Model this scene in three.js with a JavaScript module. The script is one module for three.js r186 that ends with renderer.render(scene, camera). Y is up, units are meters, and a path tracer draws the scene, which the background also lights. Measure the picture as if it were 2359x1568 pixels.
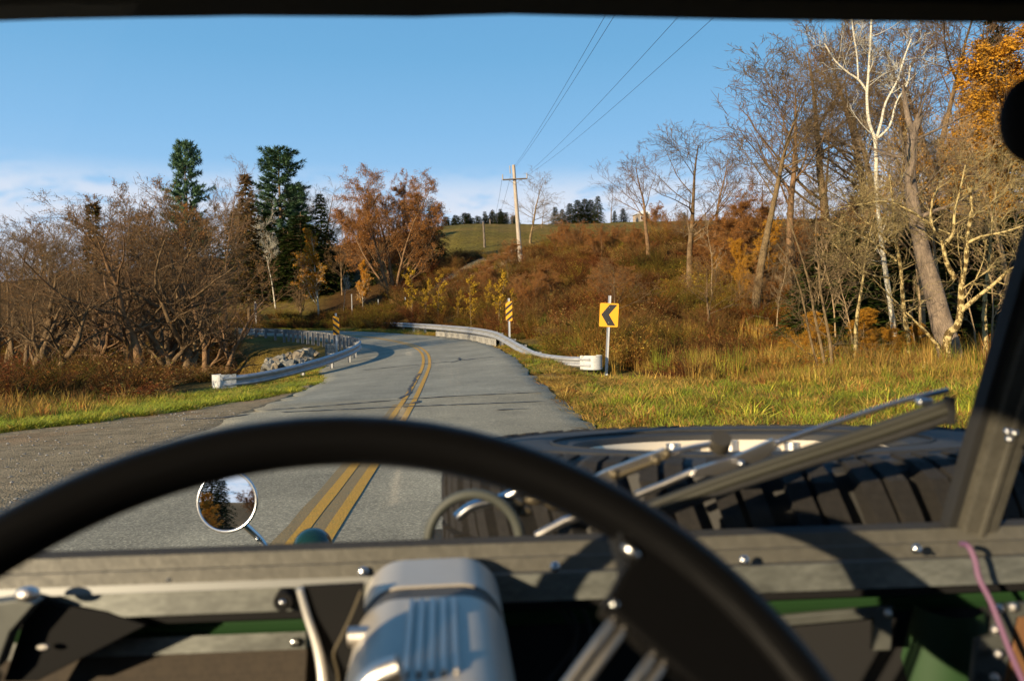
import * as THREE from 'three';
import { mergeGeometries } from 'three/addons/utils/BufferGeometryUtils.js';
import { RoundedBoxGeometry } from 'three/addons/geometries/RoundedBoxGeometry.js';
import { createNoise2D } from 'simplex-noise';

// ───────────── camera, sky, sun, exposure ─────────────
const scene = new THREE.Scene();
const RAD = Math.PI / 180;
const FPX = 1851, CX = 1179.5, CY = 784;              // photograph measured on a 2359 × 1568 grid
const camera = new THREE.PerspectiveCamera(2 * Math.atan(CY / FPX) / RAD, 1024 / 680, 0.02, 6000);
camera.position.set(0, 1.6, 0);
camera.rotation.set(-1.42 * RAD, 0, -1.1 * RAD, 'YXZ');
camera.focus = 32;
camera.userData.fStop = 7.5;
camera.updateMatrixWorld(true);

const renderer = new THREE.WebGLRenderer({ antialias: true });
renderer.setSize(1024, 680);
renderer.toneMapping = THREE.LinearToneMapping;
const EXPOSURE = 1.7;
renderer.toneMappingExposure = EXPOSURE;
renderer.shadowMap.enabled = true;

const SUN_LEFT = 50 * RAD, SUN_UP = 18.5 * RAD;          // low sun, behind the left shoulder
const sunDir = new THREE.Vector3(-Math.sin(SUN_LEFT) * Math.cos(SUN_UP), Math.sin(SUN_UP), Math.cos(SUN_LEFT) * Math.cos(SUN_UP));
const sun = new THREE.DirectionalLight(new THREE.Color().setRGB(1.0, 0.80, 0.53), 5);
sun.position.copy(sunDir).multiplyScalar(150);
sun.castShadow = true;
sun.shadow.mapSize.set(4096, 4096);
Object.assign(sun.shadow.camera, { left: -90, right: 90, top: 90, bottom: -90, near: 1, far: 400 });
scene.add(sun); sun.target.position.set(0, 0, -35); scene.add(sun.target);

const rng = (seed) => { let s = seed | 0; return () => { s = (s + 0x6d2b79f5) | 0; let t = Math.imul(s ^ (s >>> 15), 1 | s); t = (t + Math.imul(t ^ (t >>> 7), 61 | t)) ^ t; return ((t ^ (t >>> 14)) >>> 0) / 4294967296; }; };
const sn = createNoise2D(rng(7));
const clamp = (v, a, b) => Math.min(b, Math.max(a, v));
const lerp = (a, b, t) => a + (b - a) * t;
const smooth = (a, b, v) => { const t = clamp((v - a) / (b - a), 0, 1); return t * t * (3 - 2 * t); };
const fbm = (x, y, o = 4) => { let s = 0, a = 0.5; for (let i = 0; i < o; i++, a *= 0.5, x *= 2.03, y *= 2.03) s += a * sn(x, y); return s; };

{
  const w = 2048, h = 1024, data = new Float32Array(w * h * 4);
  const stops = [[0, .56, .67, .80], [4, .46, .64, .86], [8, .35, .59, .87], [13, .235, .49, .79], [18, .165, .415, .70], [26, .115, .335, .61], [50, .07, .22, .48], [90, .05, .16, .38]];
  for (let j = 0; j < h; j++) {
    const e = ((j + 0.5) / h - 0.5) * 180;
    let k = 0; while (k < stops.length - 2 && e > stops[k + 1][0]) k++;
    const t = clamp((e - stops[k][0]) / (stops[k + 1][0] - stops[k][0]), 0, 1);
    const base = [1, 2, 3].map((c) => lerp(stops[k][c], stops[k + 1][c], t));
    for (let i = 0; i < w; i++) {
      const az = ((i + 0.5) / w) * 360, A = az * RAD;
      // wispy streaks of high cloud low over the horizon, stretched sideways; sampled on a circle so that they close
      const cx = Math.cos(A) * 5.2, cz = Math.sin(A) * 5.2;
      const skew = e + 1.2 * sn(cx * .6, cz * .6);
      const n1 = fbm(cx * 1.2 + 3 + skew * .05, cz * 1.2 + skew * 0.55, 5), n2 = fbm(cx * 3.5 + 9, cz * 3.5 + skew * 1.7, 4);
      const band = smooth(0.5, 4, e) * (1 - smooth(8, 11.2, e));
      const cl = clamp(smooth(-0.62, 0.06, n1 * .9 + n2 * 0.34) * band * 0.95, 0, 1);
      const o = (j * w + i) * 4, C = [.70, .76, .87];
      for (let c = 0; c < 3; c++) data[o + c] = 1.07 * lerp(base[c], C[c], cl) / EXPOSURE;
      data[o + 3] = 1;
    }
  }
  const sky = new THREE.DataTexture(data, w, h, THREE.RGBAFormat, THREE.FloatType);
  sky.mapping = THREE.EquirectangularReflectionMapping;
  sky.magFilter = THREE.LinearFilter; sky.needsUpdate = true;
  scene.background = sky; scene.environment = sky;
}

// ───────────── helpers ─────────────
const V3 = (x, y, z) => new THREE.Vector3(x, y, z);
const at = (px, py, d) => V3((px - CX) / FPX * d, (CY - py) / FPX * d, -d).applyMatrix4(camera.matrixWorld);
const names = new Map();
const numbered = (n) => { const k = names.get(n) ?? 0; names.set(n, k + 1); return k ? n + '_' + String(k).padStart(3, '0') : n; };
function tag(o, label, category, group, kind) { Object.assign(o.userData, { label }); if (category) o.userData.category = category; if (group) o.userData.group = group; if (kind) o.userData.kind = kind; return o; }
function shade(o) { o.traverse((c) => { if (c.isMesh) { c.castShadow = true; c.receiveShadow = true; } }); return o; }
function thing(name, label, category, pos = [0, 0, 0], turn = 0, group) {
  const o = new THREE.Group(); o.name = numbered(name); o.position.set(...pos); o.rotation.y = turn; scene.add(o); return tag(o, label, category, group);
}
function part(name, geometry, material, parent = scene) { const m = new THREE.Mesh(geometry, material); m.name = parent === scene ? numbered(name) : name; m.castShadow = m.receiveShadow = true; parent.add(m); return m; }

class Build {
  constructor(colored) { this.p = []; this.n = []; this.u = []; this.c = colored ? [] : null; this.i = []; }
  get count() { return this.p.length / 3; }
  vert(x, y, z, nx, ny, nz, u = 0, v = 0, c) { this.p.push(x, y, z); this.n.push(nx, ny, nz); this.u.push(u, v); if (this.c) this.c.push(...(c ?? [1, 1, 1])); return this.count - 1; }
  tube(pts, rad, sides, c) {
    let T = V3(0, 0, 0), U = V3(0, 0, 0), W = V3(0, 0, 0), along = 0; const base = this.count, m = pts.length;
    for (let i = 0; i < m; i++) {
      T.subVectors(pts[Math.min(i + 1, m - 1)], pts[Math.max(i - 1, 0)]).normalize();
      if (i === 0) U.set(Math.abs(T.y) > .9 ? 1 : 0, Math.abs(T.y) > .9 ? 0 : 1, 0);
      U.addScaledVector(T, -U.dot(T)).normalize(); W.crossVectors(T, U);
      if (i) along += pts[i].distanceTo(pts[i - 1]);
      for (let s = 0; s <= sides; s++) {
        const a = s / sides * Math.PI * 2, ca = Math.cos(a), sa = Math.sin(a), nx = U.x * ca + W.x * sa, ny = U.y * ca + W.y * sa, nz = U.z * ca + W.z * sa, r = rad[i];
        this.vert(pts[i].x + nx * r, pts[i].y + ny * r, pts[i].z + nz * r, nx, ny, nz, s / sides * Math.max(.4, Math.round(rad[0] * 6.28 * 4) / 4), along, c);
      }
    }
    const k = sides + 1;
    for (let i = 0; i < m - 1; i++) for (let s = 0; s < sides; s++) { const a = base + i * k + s; this.i.push(a, a + 1, a + k, a + 1, a + k + 1, a + k); }
    return this;
  }
  cap(pts, rad, sides, c) { // closes both ends of a tube
    for (const [p, q, r] of [[pts[0], pts[1], rad[0]], [pts.at(-1), pts.at(-2), rad.at(-1)]]) {
      const d = p.clone().sub(q).normalize(), U = V3(Math.abs(d.y) > .9 ? 1 : 0, Math.abs(d.y) > .9 ? 0 : 1, 0); U.addScaledVector(d, -U.dot(d)).normalize(); const W = d.clone().cross(U);
      const o = this.vert(p.x, p.y, p.z, d.x, d.y, d.z, 0, 0, c);
      for (let s = 0; s <= sides; s++) { const a = s / sides * 6.28319; const q2 = p.clone().addScaledVector(U, r * Math.cos(a)).addScaledVector(W, r * Math.sin(a)); this.vert(q2.x, q2.y, q2.z, d.x, d.y, d.z, 0, 0, c); if (s) this.i.push(o, o + s, o + s + 1); }
    }
    return this;
  }
  tri(a, b, c, col, flat) {
    const n = b.clone().sub(a).cross(c.clone().sub(a)).normalize(), N = flat ?? n; const o = this.count;
    this.vert(a.x, a.y, a.z, N.x, N.y, N.z, 0, 0, col); this.vert(b.x, b.y, b.z, N.x, N.y, N.z, 1, 0, col); this.vert(c.x, c.y, c.z, N.x, N.y, N.z, 1, 1, col); this.i.push(o, o + 1, o + 2);
  }
  quad(a, b, c, d, col) {
    const N = b.clone().sub(a).cross(d.clone().sub(a)).normalize(), o = this.count;
    [[a, 0, 0], [b, 1, 0], [c, 1, 1], [d, 0, 1]].forEach(([p, u, v]) => this.vert(p.x, p.y, p.z, N.x, N.y, N.z, u, v, col)); this.i.push(o, o + 1, o + 2, o, o + 2, o + 3);
  }
  leaf(p, s, rnd, col) { // a small folded leaf, any way round
    const a = V3(rnd() - .5, rnd() - .5, rnd() - .5).normalize(), b = V3(rnd() - .5, rnd() - .5, rnd() - .5).cross(a).normalize();
    const l = a.clone().multiplyScalar(s * (.7 + rnd() * .6)), w = b.multiplyScalar(s * .38);
    this.quad(p.clone().sub(w), p.clone().addScaledVector(l, .5).sub(w.clone().multiplyScalar(.2)), p.clone().add(l), p.clone().addScaledVector(l, .5).add(w.clone().multiplyScalar(1.4)), col);
  }
  geo() {
    const g = new THREE.BufferGeometry();
    g.setAttribute('position', new THREE.Float32BufferAttribute(this.p, 3)); g.setAttribute('normal', new THREE.Float32BufferAttribute(this.n, 3)); g.setAttribute('uv', new THREE.Float32BufferAttribute(this.u, 2));
    if (this.c) g.setAttribute('color', new THREE.Float32BufferAttribute(this.c, 3));
    g.setIndex(this.i); return g;
  }
}
const box = (w, h, d, x = 0, y = 0, z = 0) => new THREE.BoxGeometry(w, h, d).translate(x, y, z);
const rbox = (w, h, d, r, x = 0, y = 0, z = 0) => new RoundedBoxGeometry(w, h, d, 2, r).translate(x, y, z);
const tubeGeo = (pts, r, sides = 8) => { const b = new Build(), rad = Array.isArray(r) ? r : pts.map(() => r); b.tube(pts, rad, sides).cap(pts, rad, sides); return b.geo(); };
const spline = (pts, n) => new THREE.CatmullRomCurve3(pts).getPoints(n);

// tileable noise textures
function tileNoise(size, cells, seed, oct = 4) {
  const out = new Float32Array(size * size); let amp = 0.5;
  for (let o = 0; o < oct; o++, amp *= .5, cells *= 2) {
    const c = Math.min(cells, size), r = rng(seed * 31 + o), grid = Float32Array.from({ length: c * c }, () => r());
    for (let y = 0; y < size; y++) for (let x = 0; x < size; x++) {
      const fx = x / size * c, fy = y / size * c, x0 = Math.floor(fx), y0 = Math.floor(fy); let tx = fx - x0, ty = fy - y0; tx = tx * tx * (3 - 2 * tx); ty = ty * ty * (3 - 2 * ty);
      const g = (i, j) => grid[((y0 + j) % c) * c + (x0 + i) % c];
      out[y * size + x] += amp * lerp(lerp(g(0, 0), g(1, 0), tx), lerp(g(0, 1), g(1, 1), tx), ty);
    }
  }
  return out;
}
function texture(size, fn, srgb = true, repeat = [1, 1]) {
  const d = new Uint8Array(size * size * 4);
  for (let y = 0; y < size; y++) for (let x = 0; x < size; x++) { const c = fn(x, y, y * size + x), o = (y * size + x) * 4; for (let k = 0; k < 3; k++) d[o + k] = clamp(Math.round((Array.isArray(c) ? c[k] : c) * 255), 0, 255); d[o + 3] = 255; }
  const t = new THREE.DataTexture(d, size, size); t.wrapS = t.wrapT = THREE.RepeatWrapping; t.magFilter = THREE.LinearFilter; t.minFilter = THREE.LinearMipmapLinearFilter; if (srgb) t.colorSpace = THREE.SRGBColorSpace; t.repeat.set(...repeat); t.needsUpdate = true; return t;
}
const nA = tileNoise(512, 8, 1, 6), nB = tileNoise(512, 64, 2, 4), nC = tileNoise(512, 4, 3, 5);
const lin = (r, g, b) => new THREE.Color().setRGB(r, g, b);
const std = (c, roughness = .8, metalness = 0, extra = {}) => new THREE.MeshStandardMaterial({ color: Array.isArray(c) ? lin(...c) : c, roughness, metalness, ...extra });
const matte = (c, roughness = .9, extra = {}) => new THREE.MeshPhysicalMaterial({ color: Array.isArray(c) ? lin(...c) : c, roughness, specularIntensity: .15, ...extra });
const grainBump = texture(512, (x, y, i) => nB[i] * .9, false);
const mottled = texture(512, (x, y, i) => { const v = .80 + (nA[i] - .5) * .5 + (nB[i] - .5) * .25; return [v, v, v]; });
const streaks = texture(512, (x, y, i) => { const v = .84 + (nA[(y * 512) + ((x >> 4) & 511)] - .5) * .22 + (nB[i] - .5) * .16; return [v, v, v * .99]; });
const barkMap = texture(256, (x, y) => { const i = ((y * 2) & 511) * 512 + ((x * 2) & 511), k = (((y >> 1) & 511) * 512) + ((x * 3) & 511), v = .50 + nB[k] * .5 + (nC[i] - .5) * .4; return [v, v * .97, v * .92]; });
const lichenMap = texture(256, (x, y) => { const i = ((y * 2) & 511) * 512 + ((x * 2) & 511), l = smooth(.45, .56, nA[i] * .6 + nB[i] * .4), b = .35 + nB[i] * .4; return [lerp(b * .8, .92, l), lerp(b * .72, .90, l), lerp(b * .55, .76, l)]; });
const birchMap = texture(256, (x, y) => { const i = ((y * 2) & 511) * 512 + ((x >> 2) & 511), j = ((y * 2) & 511) * 512 + ((x * 2) & 511), d = smooth(.62, .70, nB[i]), e = smooth(.63, .72, nC[j]); const v = .93 - .1 * nB[j]; return [v * (1 - .75 * d) * (1 - .5 * e), v * (1 - .77 * d) * (1 - .53 * e), v * .95 * (1 - .78 * d) * (1 - .56 * e)]; });

// ───────────── road line and terrain ─────────────
// stations of the yellow line: world x, height, z; then the road's tilt to the right, and half widths
const roadKeys = [
  [V3(2.1, 0, 60), 0], [V3(1.0, 0, 40), 0], [V3(-.1, 0, 20), 0], [V3(-1.2, 0, 0), 0], [V3(-1.53, 0, -6), 0], [V3(-1.93, 0.0, -13.3), .012],
  [at(965, 880, 21.3), .045], [at(982, 838, 28), .07], [at(976, 812, 35), .075], [at(953, 797, 41), .075], [at(905, 785, 48), .06], [at(840, 775.5, 55.5), .045],
  [V3(-15.5, .93, -62.5), .03], [V3(-22.5, 1.08, -67), .02], [V3(-32, 1.2, -69.5), .01], [V3(-46, 1.35, -70.5), 0], [V3(-75, 1.6, -68), 0], [V3(-120, 2, -60), 0],
];
const roadCurve = new THREE.CatmullRomCurve3(roadKeys.map((k) => k[0]), false, 'centripetal');
const ROAD_N = 420, HALF = 3.0;
const stations = []; // {p, right, bank, s}
{
  const pts = roadCurve.getSpacedPoints(ROAD_N), L = roadCurve.getLength();
  const keyArc = roadKeys.map((k, i) => { let best = 0, bd = 1e9; pts.forEach((p, j) => { const d = p.distanceToSquared(k[0]); if (d < bd) { bd = d; best = j; } }); return best; });
  for (let j = 0; j <= ROAD_N; j++) {
    const t = pts[Math.min(j + 1, ROAD_N)].clone().sub(pts[Math.max(j - 1, 0)]); t.y = 0; t.normalize();
    let k = 0; while (k < keyArc.length - 2 && j > keyArc[k + 1]) k++;
    const u = clamp((j - keyArc[k]) / Math.max(1, keyArc[k + 1] - keyArc[k]), 0, 1);
    stations.push({ p: pts[j], t, right: V3(-t.z, 0, t.x), bank: lerp(roadKeys[k][1], roadKeys[k + 1][1], smooth(0, 1, u)), s: j / ROAD_N * L });
  }
}
const leftHalf = (st) => HALF + (st.s > 60 ? 1.0 * smooth(24, 31, -st.p.z) * (1 - smooth(37, 45, -st.p.z)) : 0);
const roadPoint = (st, lat, up = 0) => V3(st.p.x + st.right.x * lat, st.p.y + st.bank * lat - .004 * Math.abs(lat) + up, st.p.z + st.right.z * lat);
function nearRoad(x, z) {
  let bd = 1e9, b = null; for (let j = 0; j < stations.length; j += 4) { const p = stations[j].p, d = (p.x - x) ** 2 + (p.z - z) ** 2; if (d < bd) { bd = d; b = j; } }
  for (let j = Math.max(0, b - 4); j <= Math.min(ROAD_N, b + 4); j++) { const p = stations[j].p, d = (p.x - x) ** 2 + (p.z - z) ** 2; if (d < bd) { bd = d; b = j; } }
  const st = stations[b]; return { st, lat: (x - st.p.x) * st.right.x + (z - st.p.z) * st.right.z, d: Math.sqrt(bd), j: b };
}

// a smooth (thin plate) sheet through measured ground points
const groundPts = [];
const gp = (px, py, d) => groundPts.push(at(px, py, d)), gw = (x, f, y) => groundPts.push(V3(x, y, -f));
gw(2.5, 5, 0); gw(10, 4, 0); gw(8, 12, -.02); gw(14, 19, .1); gw(24, 20, .4); gw(3, 18, 0); gw(40, 10, .6); gw(4, -20, 0); gw(30, -30, .5); gw(30, 0, .3);
gp(1375, 868, 25.5); gp(1440, 862, 26); gp(1250, 792, 37); gp(1180, 752, 46); gp(1060, 712, 66); gp(960, 722, 70);
gp(1201, 614, 82); gp(1040, 645, 86); gp(1010, 605, 100); gp(1116, 592, 100); gp(1030, 548, 125); gp(1030, 520, 155); gp(1250, 517, 155); gp(1500, 510, 155); gp(1230, 565, 122); gp(1350, 575, 105); gp(1495, 590, 62); gp(1600, 548, 92);
gp(1850, 530, 110); gp(2200, 560, 90); gp(1620, 700, 45); gp(1740, 742, 38); gp(1920, 876, 20.5); gp(2190, 862, 23); gp(2020, 790, 33); gp(2300, 745, 46); gp(1500, 700, 47); gp(1350, 720, 50);
gw(-60, 200, 19); gw(0, 210, 21); gw(80, 210, 23); gw(90, 120, 16); gw(60, 45, 3); gw(70, 80, 9);
gp(505, 912, 24); gp(0, 965, 15.5); gp(300, 915, 21); gw(-16, 31, -.75); gw(-22, 42, -1.8); gw(-12, 41, -2.0); gw(-10, 36.5, -1.0); gw(-26, 27, -.6); gw(-45, 30, -.6); gw(-32, 55, -.8); gw(-17, 49, -2.1); gw(-26, 50, -1.6);
gp(620, 738, 84); gp(600, 684, 112); gp(560, 732, 84); gp(720, 720, 88); gp(840, 722, 86); gp(650, 668, 118); gp(400, 748, 78); gp(100, 758, 70); gw(-85, 60, 2); gw(-80, 120, 6.5); gw(-42, 125, 8); gw(-18, 118, 9.5); gw(-40, 200, 17); gw(-90, 200, 16);
gw(-14, 12, -.05); gw(-10, 4, 0); gw(-25, 0, -.1); gw(-50, 0, -.2); gw(-20, -30, 0); gw(-60, -40, 0); gw(0, -60, 0); gw(60, -50, 1);
const tps = (() => {
  const n = groundPts.length, N = n + 3, A = Array.from({ length: N }, () => new Float64Array(N + 1)), U = (r2) => (r2 < 1e-9 ? 0 : 0.5 * r2 * Math.log(r2));
  for (let i = 0; i < n; i++) {
    const a = groundPts[i];
    for (let j = 0; j < n; j++) { const b = groundPts[j]; A[i][j] = U((a.x - b.x) ** 2 + (a.z - b.z) ** 2) + (i === j ? 2 : 0); }
    A[i][n] = A[n][i] = 1; A[i][n + 1] = A[n + 1][i] = a.x; A[i][n + 2] = A[n + 2][i] = a.z; A[i][N] = a.y;
  }
  for (let c = 0; c < N; c++) {
    let p = c; for (let r = c + 1; r < N; r++) if (Math.abs(A[r][c]) > Math.abs(A[p][c])) p = r;
    [A[c], A[p]] = [A[p], A[c]];
    for (let r = 0; r < N; r++) if (r !== c) { const f = A[r][c] / A[c][c]; if (f) for (let k = c; k <= N; k++) A[r][k] -= f * A[c][k]; }
  }
  const w = A.map((r, i) => r[N] / r[i]);
  return (x, z) => { let s = w[n] + w[n + 1] * x + w[n + 2] * z; for (let i = 0; i < n; i++) s += w[i] * U((x - groundPts[i].x) ** 2 + (z - groundPts[i].z) ** 2); return s; };
})();
const bridge = (j) => { const z = -stations[j].p.z; return smooth(33, 36.5, z) * (1 - smooth(49, 53, z)) * (stations[j].s > 60 ? 1 : 0); };
function ground(x, z) {
  const r = Math.hypot(x, z + 60);
  let y = r < 330 ? tps(x, z) : 14;
  y = lerp(y, 14, smooth(210, 320, r));
  y += (.16 * fbm(x * .11, z * .11, 3) + .05 * sn(x * .7, z * .7)) * smooth(6, 30, Math.abs(x) + Math.abs(z) * .15) * 1.0;
  const q = nearRoad(x, z);
  if (q.d < 16) {
    const lat = q.lat, st = q.st, edge = HALF + .55, b = bridge(q.j);
    const along = st.p.y + st.bank * clamp(lat, -8, edge) - .004 * Math.min(Math.abs(lat), 4);
    const near = lat < 0 ? lerp(6.8, 4.6, b) : edge + .3;                         // the made-up ground reaches past the left guardrail
    const wide = lat < 0 ? lerp(5.5, 2.6, b) : lerp(4.2, 1.5, smooth(17, 22, -z) * (1 - smooth(33, 37, -z)));
    y = lerp(along - .07 - (Math.abs(lat) < HALF + .1 ? .03 : 0), y, smooth(near, near + wide, Math.abs(lat)));
  }
  return y;
}
const groundAt = (px, d) => { const p = at(px, 760, d); return V3(p.x, ground(p.x, p.z), p.z); };

// zones: what grows where
const field = (x, z) => { // mown or grazed green: the hilltop pasture and the lawn past the bridge
  const f = -z, e = 3 * fbm(x * .03, z * .03, 3);
  const hill = smooth(98, 108, f + e + .12 * x * (x > 0 ? 1 : -.2)) * smooth(-24, -16, x + e);
  const lawn = smooth(78, 83, f + e * .4) * (1 - smooth(108, 114, f + e)) * smooth(-52, -44, x) * (1 - smooth(-24, -20, x + e * .4));
  return Math.max(hill, lawn);
};
{
  const N = 380, G = new Build(true), g = (u) => Math.sign(u) * (Math.abs(u) * 95 + 2600 * Math.pow(Math.abs(u), 7));
  for (let j = 0; j <= N; j++) for (let i = 0; i <= N; i++) {
    const x = g(i / N * 2 - 1) - 4, z = g(j / N * 2 - 1) - 58, y = ground(x, z), q = nearRoad(x, z);
    const n1 = fbm(x * .25, z * .25, 4), n2 = fbm(x * .05 + 9, z * .05, 3);
    let c = [.095 + .03 * n1, .052 + .018 * n1, .018 + .007 * n1];                                  // leaf litter and dead stalks
    const verge = 1 - smooth(3.5, 7.5, Math.abs(q.lat) - HALF + n1), gr = Math.max(field(x, z), q.d < 14 ? verge * .8 : 0, x > 1 && z > -20 && z < 10 ? .8 : 0);
    const dry = smooth(.0, .5, fbm(x * .045 + 3, z * .09, 4) + .1);
    const green = [.20 + .07 * n2 + .05 * n1, .155 + .03 * n2 + .04 * n1, .035];
    c = c.map((v, k) => lerp(v, lerp(green[k], [.26, .18, .055][k], dry * .8), gr));
    G.vert(x, y, z, 0, 1, 0, x / 3, z / 3, c);
  }
  for (let j = 0; j < N; j++) for (let i = 0; i < N; i++) { const a = j * (N + 1) + i; G.i.push(a, a + N + 1, a + 1, a + 1, a + N + 1, a + N + 2); }
  const geo = G.geo(); geo.computeVertexNormals();
  const soil = texture(512, (x, y, i) => { const v = .86 + (nB[i] - .5) * .8 + (nA[i] - .5) * .4; return [v, v * .98, v * .94]; });
  tag(part('terrain', geo, matte(0xffffff, .95, { vertexColors: true, map: soil, bumpMap: grainBump, bumpScale: .05 })), 'rolling ground of leaf litter, rough grass and hilltop pasture', undefined, undefined, 'structure');
}

// the asphalt
const asphaltMap = texture(1024, (() => {
  const s1 = tileNoise(1024, 1024, 21, 1), s2 = tileNoise(1024, 256, 22, 3), s3 = tileNoise(1024, 6, 23, 4);
  return (x, y, i) => { const grit = s1[i] * 2, v = .55 + (grit - .5) * .16 + (s2[i] - .45) * .34 + (s2[i] > .66 ? .1 : 0) + (s3[i] - .48) * .14; return [v * 1.01, v, v * .97]; };
})(), true, [1 / 3.6, 1 / 3.6]);
const asphaltBump = texture(512, (x, y, i) => nB[i], false, [1 / .8, 1 / .8]);
const M = {};
M.asphalt = new THREE.MeshPhysicalMaterial({ color: lin(.98, .92, .71), roughness: .85, specularIntensity: .5, map: asphaltMap, bumpMap: asphaltBump, bumpScale: .0012, vertexColors: true });
{
  const G = new Build(true), lats = [-HALF - .06, -HALF, -2.6, -2.25, -1.9, -1.5, -1.1, -.75, -.4, 0, .4, .75, 1.1, 1.5, 1.9, 2.25, 2.6, HALF, HALF + .06], K = lats.length;
  stations.forEach((st) => lats.forEach((lat0, k) => {
    const lat = lat0 < 0 ? lat0 * leftHalf(st) / HALF : lat0;
    const edge = k === 0 || k === K - 1, w = Math.abs(lat0) >= HALF ? (lat0 < 0 && st.p.z > -22 ? .3 : .10) * sn(st.s * .9, lat0) + .06 * sn(st.s * 4, lat0) : 0, p = roadPoint(st, lat + w, edge ? -.14 : 0);
    const track = .06 * (Math.exp(-(((Math.abs(lat0) - .75) / .3) ** 2)) + Math.exp(-(((Math.abs(lat0) - 2.25) / .3) ** 2))), patch = .95 + .14 * fbm(p.x * .35, p.z * .3, 4) + track;
    const newer = smooth(17.1, 17.4, -p.z) * (st.s > 40 ? 1 : 0);                                                    // the bridge approach was laid at another time
    const c = lerp(1.0, .93, newer) * patch;
    G.vert(p.x, p.y, p.z, 0, 1, 0, p.x, p.z, [c * lerp(1.03, .965, newer), c, c * lerp(.95, 1.06, newer)]);
  }));
  for (let j = 0; j < ROAD_N; j++) for (let k = 0; k < K - 1; k++) { const a = j * K + k; G.i.push(a, a + 1, a + K, a + 1, a + K + 1, a + K); }
  const geo = G.geo(); geo.computeVertexNormals();
  const road = tag(part('road', geo, M.asphalt), 'grey two-lane asphalt road curving left over a small bridge', undefined, undefined, 'structure');
  const paintMap = texture(512, (x, y, i) => { const w = smooth(.60, .68, nB[i] * .7 + nA[i] * .3); const v = .9 + (nB[i] - .5) * .25; return [lerp(v, .62, w), lerp(v, .8, w), lerp(v, 1.6, w * .35)]; }, true, [1 / .7, 1 / .7]);
  M.paint = std([.60, .315, .022], .75, 0, { map: paintMap, bumpMap: asphaltBump, bumpScale: .004 });
  M.oldPaint = std([.30, .205, .075], .8, 0, { map: paintMap, bumpMap: asphaltBump, bumpScale: .004 });
  const ribbon = (from, to, la, lb, up, wob = 0) => {
    const B = new Build(); let n = 0;
    for (let j = from; j <= to; j++) { const st = stations[j]; for (const l of [la, lb]) { const p = roadPoint(st, l + wob * sn(st.s * 3, l * 9), up); B.vert(p.x, p.y, p.z, 0, 1, 0, p.x, p.z); } if (n) { const a = B.count - 4; B.i.push(a, a + 1, a + 2, a + 1, a + 3, a + 2); } n++; }
    const q = B.geo(); q.computeVertexNormals(); return q;
  };
  const last = stations.findIndex((s) => s.p.x < -60);
  tag(part('lane_marking', ribbon(40, last, -.165, -.062, .008, .004), M.paint, road), 'left stripe of the yellow double centre line');
  tag(part('lane_marking', ribbon(40, last, .062, .165, .008, .004), M.paint, road), 'right stripe of the yellow double centre line');
  const fadeEnd = stations.findIndex((s) => s.p.z < -15.5);
  tag(part('faded_marking', ribbon(40, fadeEnd, -.27, -.12, .004, .02), M.oldPaint, road), 'worn tan line left from an older repainting');
  tag(part('faded_marking', ribbon(40, fadeEnd, -.07, .068, .004, .012), M.oldPaint, road), 'worn tan paint between the yellow stripes');
  // tar in the cracks
  M.tar = std([.045, .044, .042], .7);
  const crack = (pts, w, seed) => {
    const r = rng(seed), B = new Build(), c = new THREE.CatmullRomCurve3(pts.map(([x, z]) => { const q = nearRoad(x, z), p = roadPoint(q.st, q.lat, .011); return V3(p.x, p.y, p.z); })), n = Math.ceil(c.getLength() / .12), P = c.getSpacedPoints(n);
    for (let i = 0; i <= n; i++) { P[i].x += (r() - .5) * .05; P[i].z += (r() - .5) * .05; }
    for (let i = 0; i <= n; i++) {
      const t = P[Math.min(n, i + 1)].clone().sub(P[Math.max(0, i - 1)]).normalize(), k = V3(-t.z, 0, t.x).multiplyScalar(w * (.35 + r()) * (i === 0 || i === n ? .2 : 1));
      for (const s of [-1, 1]) { const x = P[i].x + k.x * s, z = P[i].z + k.z * s, q = nearRoad(x, z), y = roadPoint(q.st, q.lat, .0115).y; B.vert(x, y, z, 0, 1, 0); }
      if (i) { const a = B.count - 4; B.i.push(a, a + 1, a + 2, a + 1, a + 3, a + 2); }
    }
    part('tar_seam', B.geo(), M.tar, road);
  };
  crack([[-4.9, -15.4], [-3.4, -16.3], [-1.5, -16.7], [.6, -17.1]], .055, 1);
  crack([[-4.4, -15.1], [-3.0, -14.9], [-1.6, -15.4], [-.2, -15.3], [.6, -15.6]], .05, 2);
  crack([[-2.42, -17.0], [-2.36, -18.2], [-2.52, -19.6], [-2.62, -21.2], [-2.75, -22.6], [-2.78, -24]], .05, 3);
  crack([[-2.2, -15.6], [-1.98, -15.9], [-1.9, -16.2]], .05, 4);
  crack([[-2.1, -27.2], [-1.85, -28.4], [-2.0, -29.8]], .035, 5);
  crack([[-2.0, -28.9], [-1.5, -28.3]], .03, 6);
  crack([[-5.9, -14.2], [-5.3, -14.6], [-4.9, -15.2]], .05, 7);
  crack([[-.3, -14.2], [.0, -14.35], [.3, -14.3]], .05, 8);
  crack([[-4.4, -25.2], [-3.6, -26.4], [-3.1, -27.6]], .012, 9);
  crack([[-5.2, -27.6], [-3.8, -28.0], [-2.4, -28.2], [-.6, -28.6]], .06, 10);
}
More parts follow.
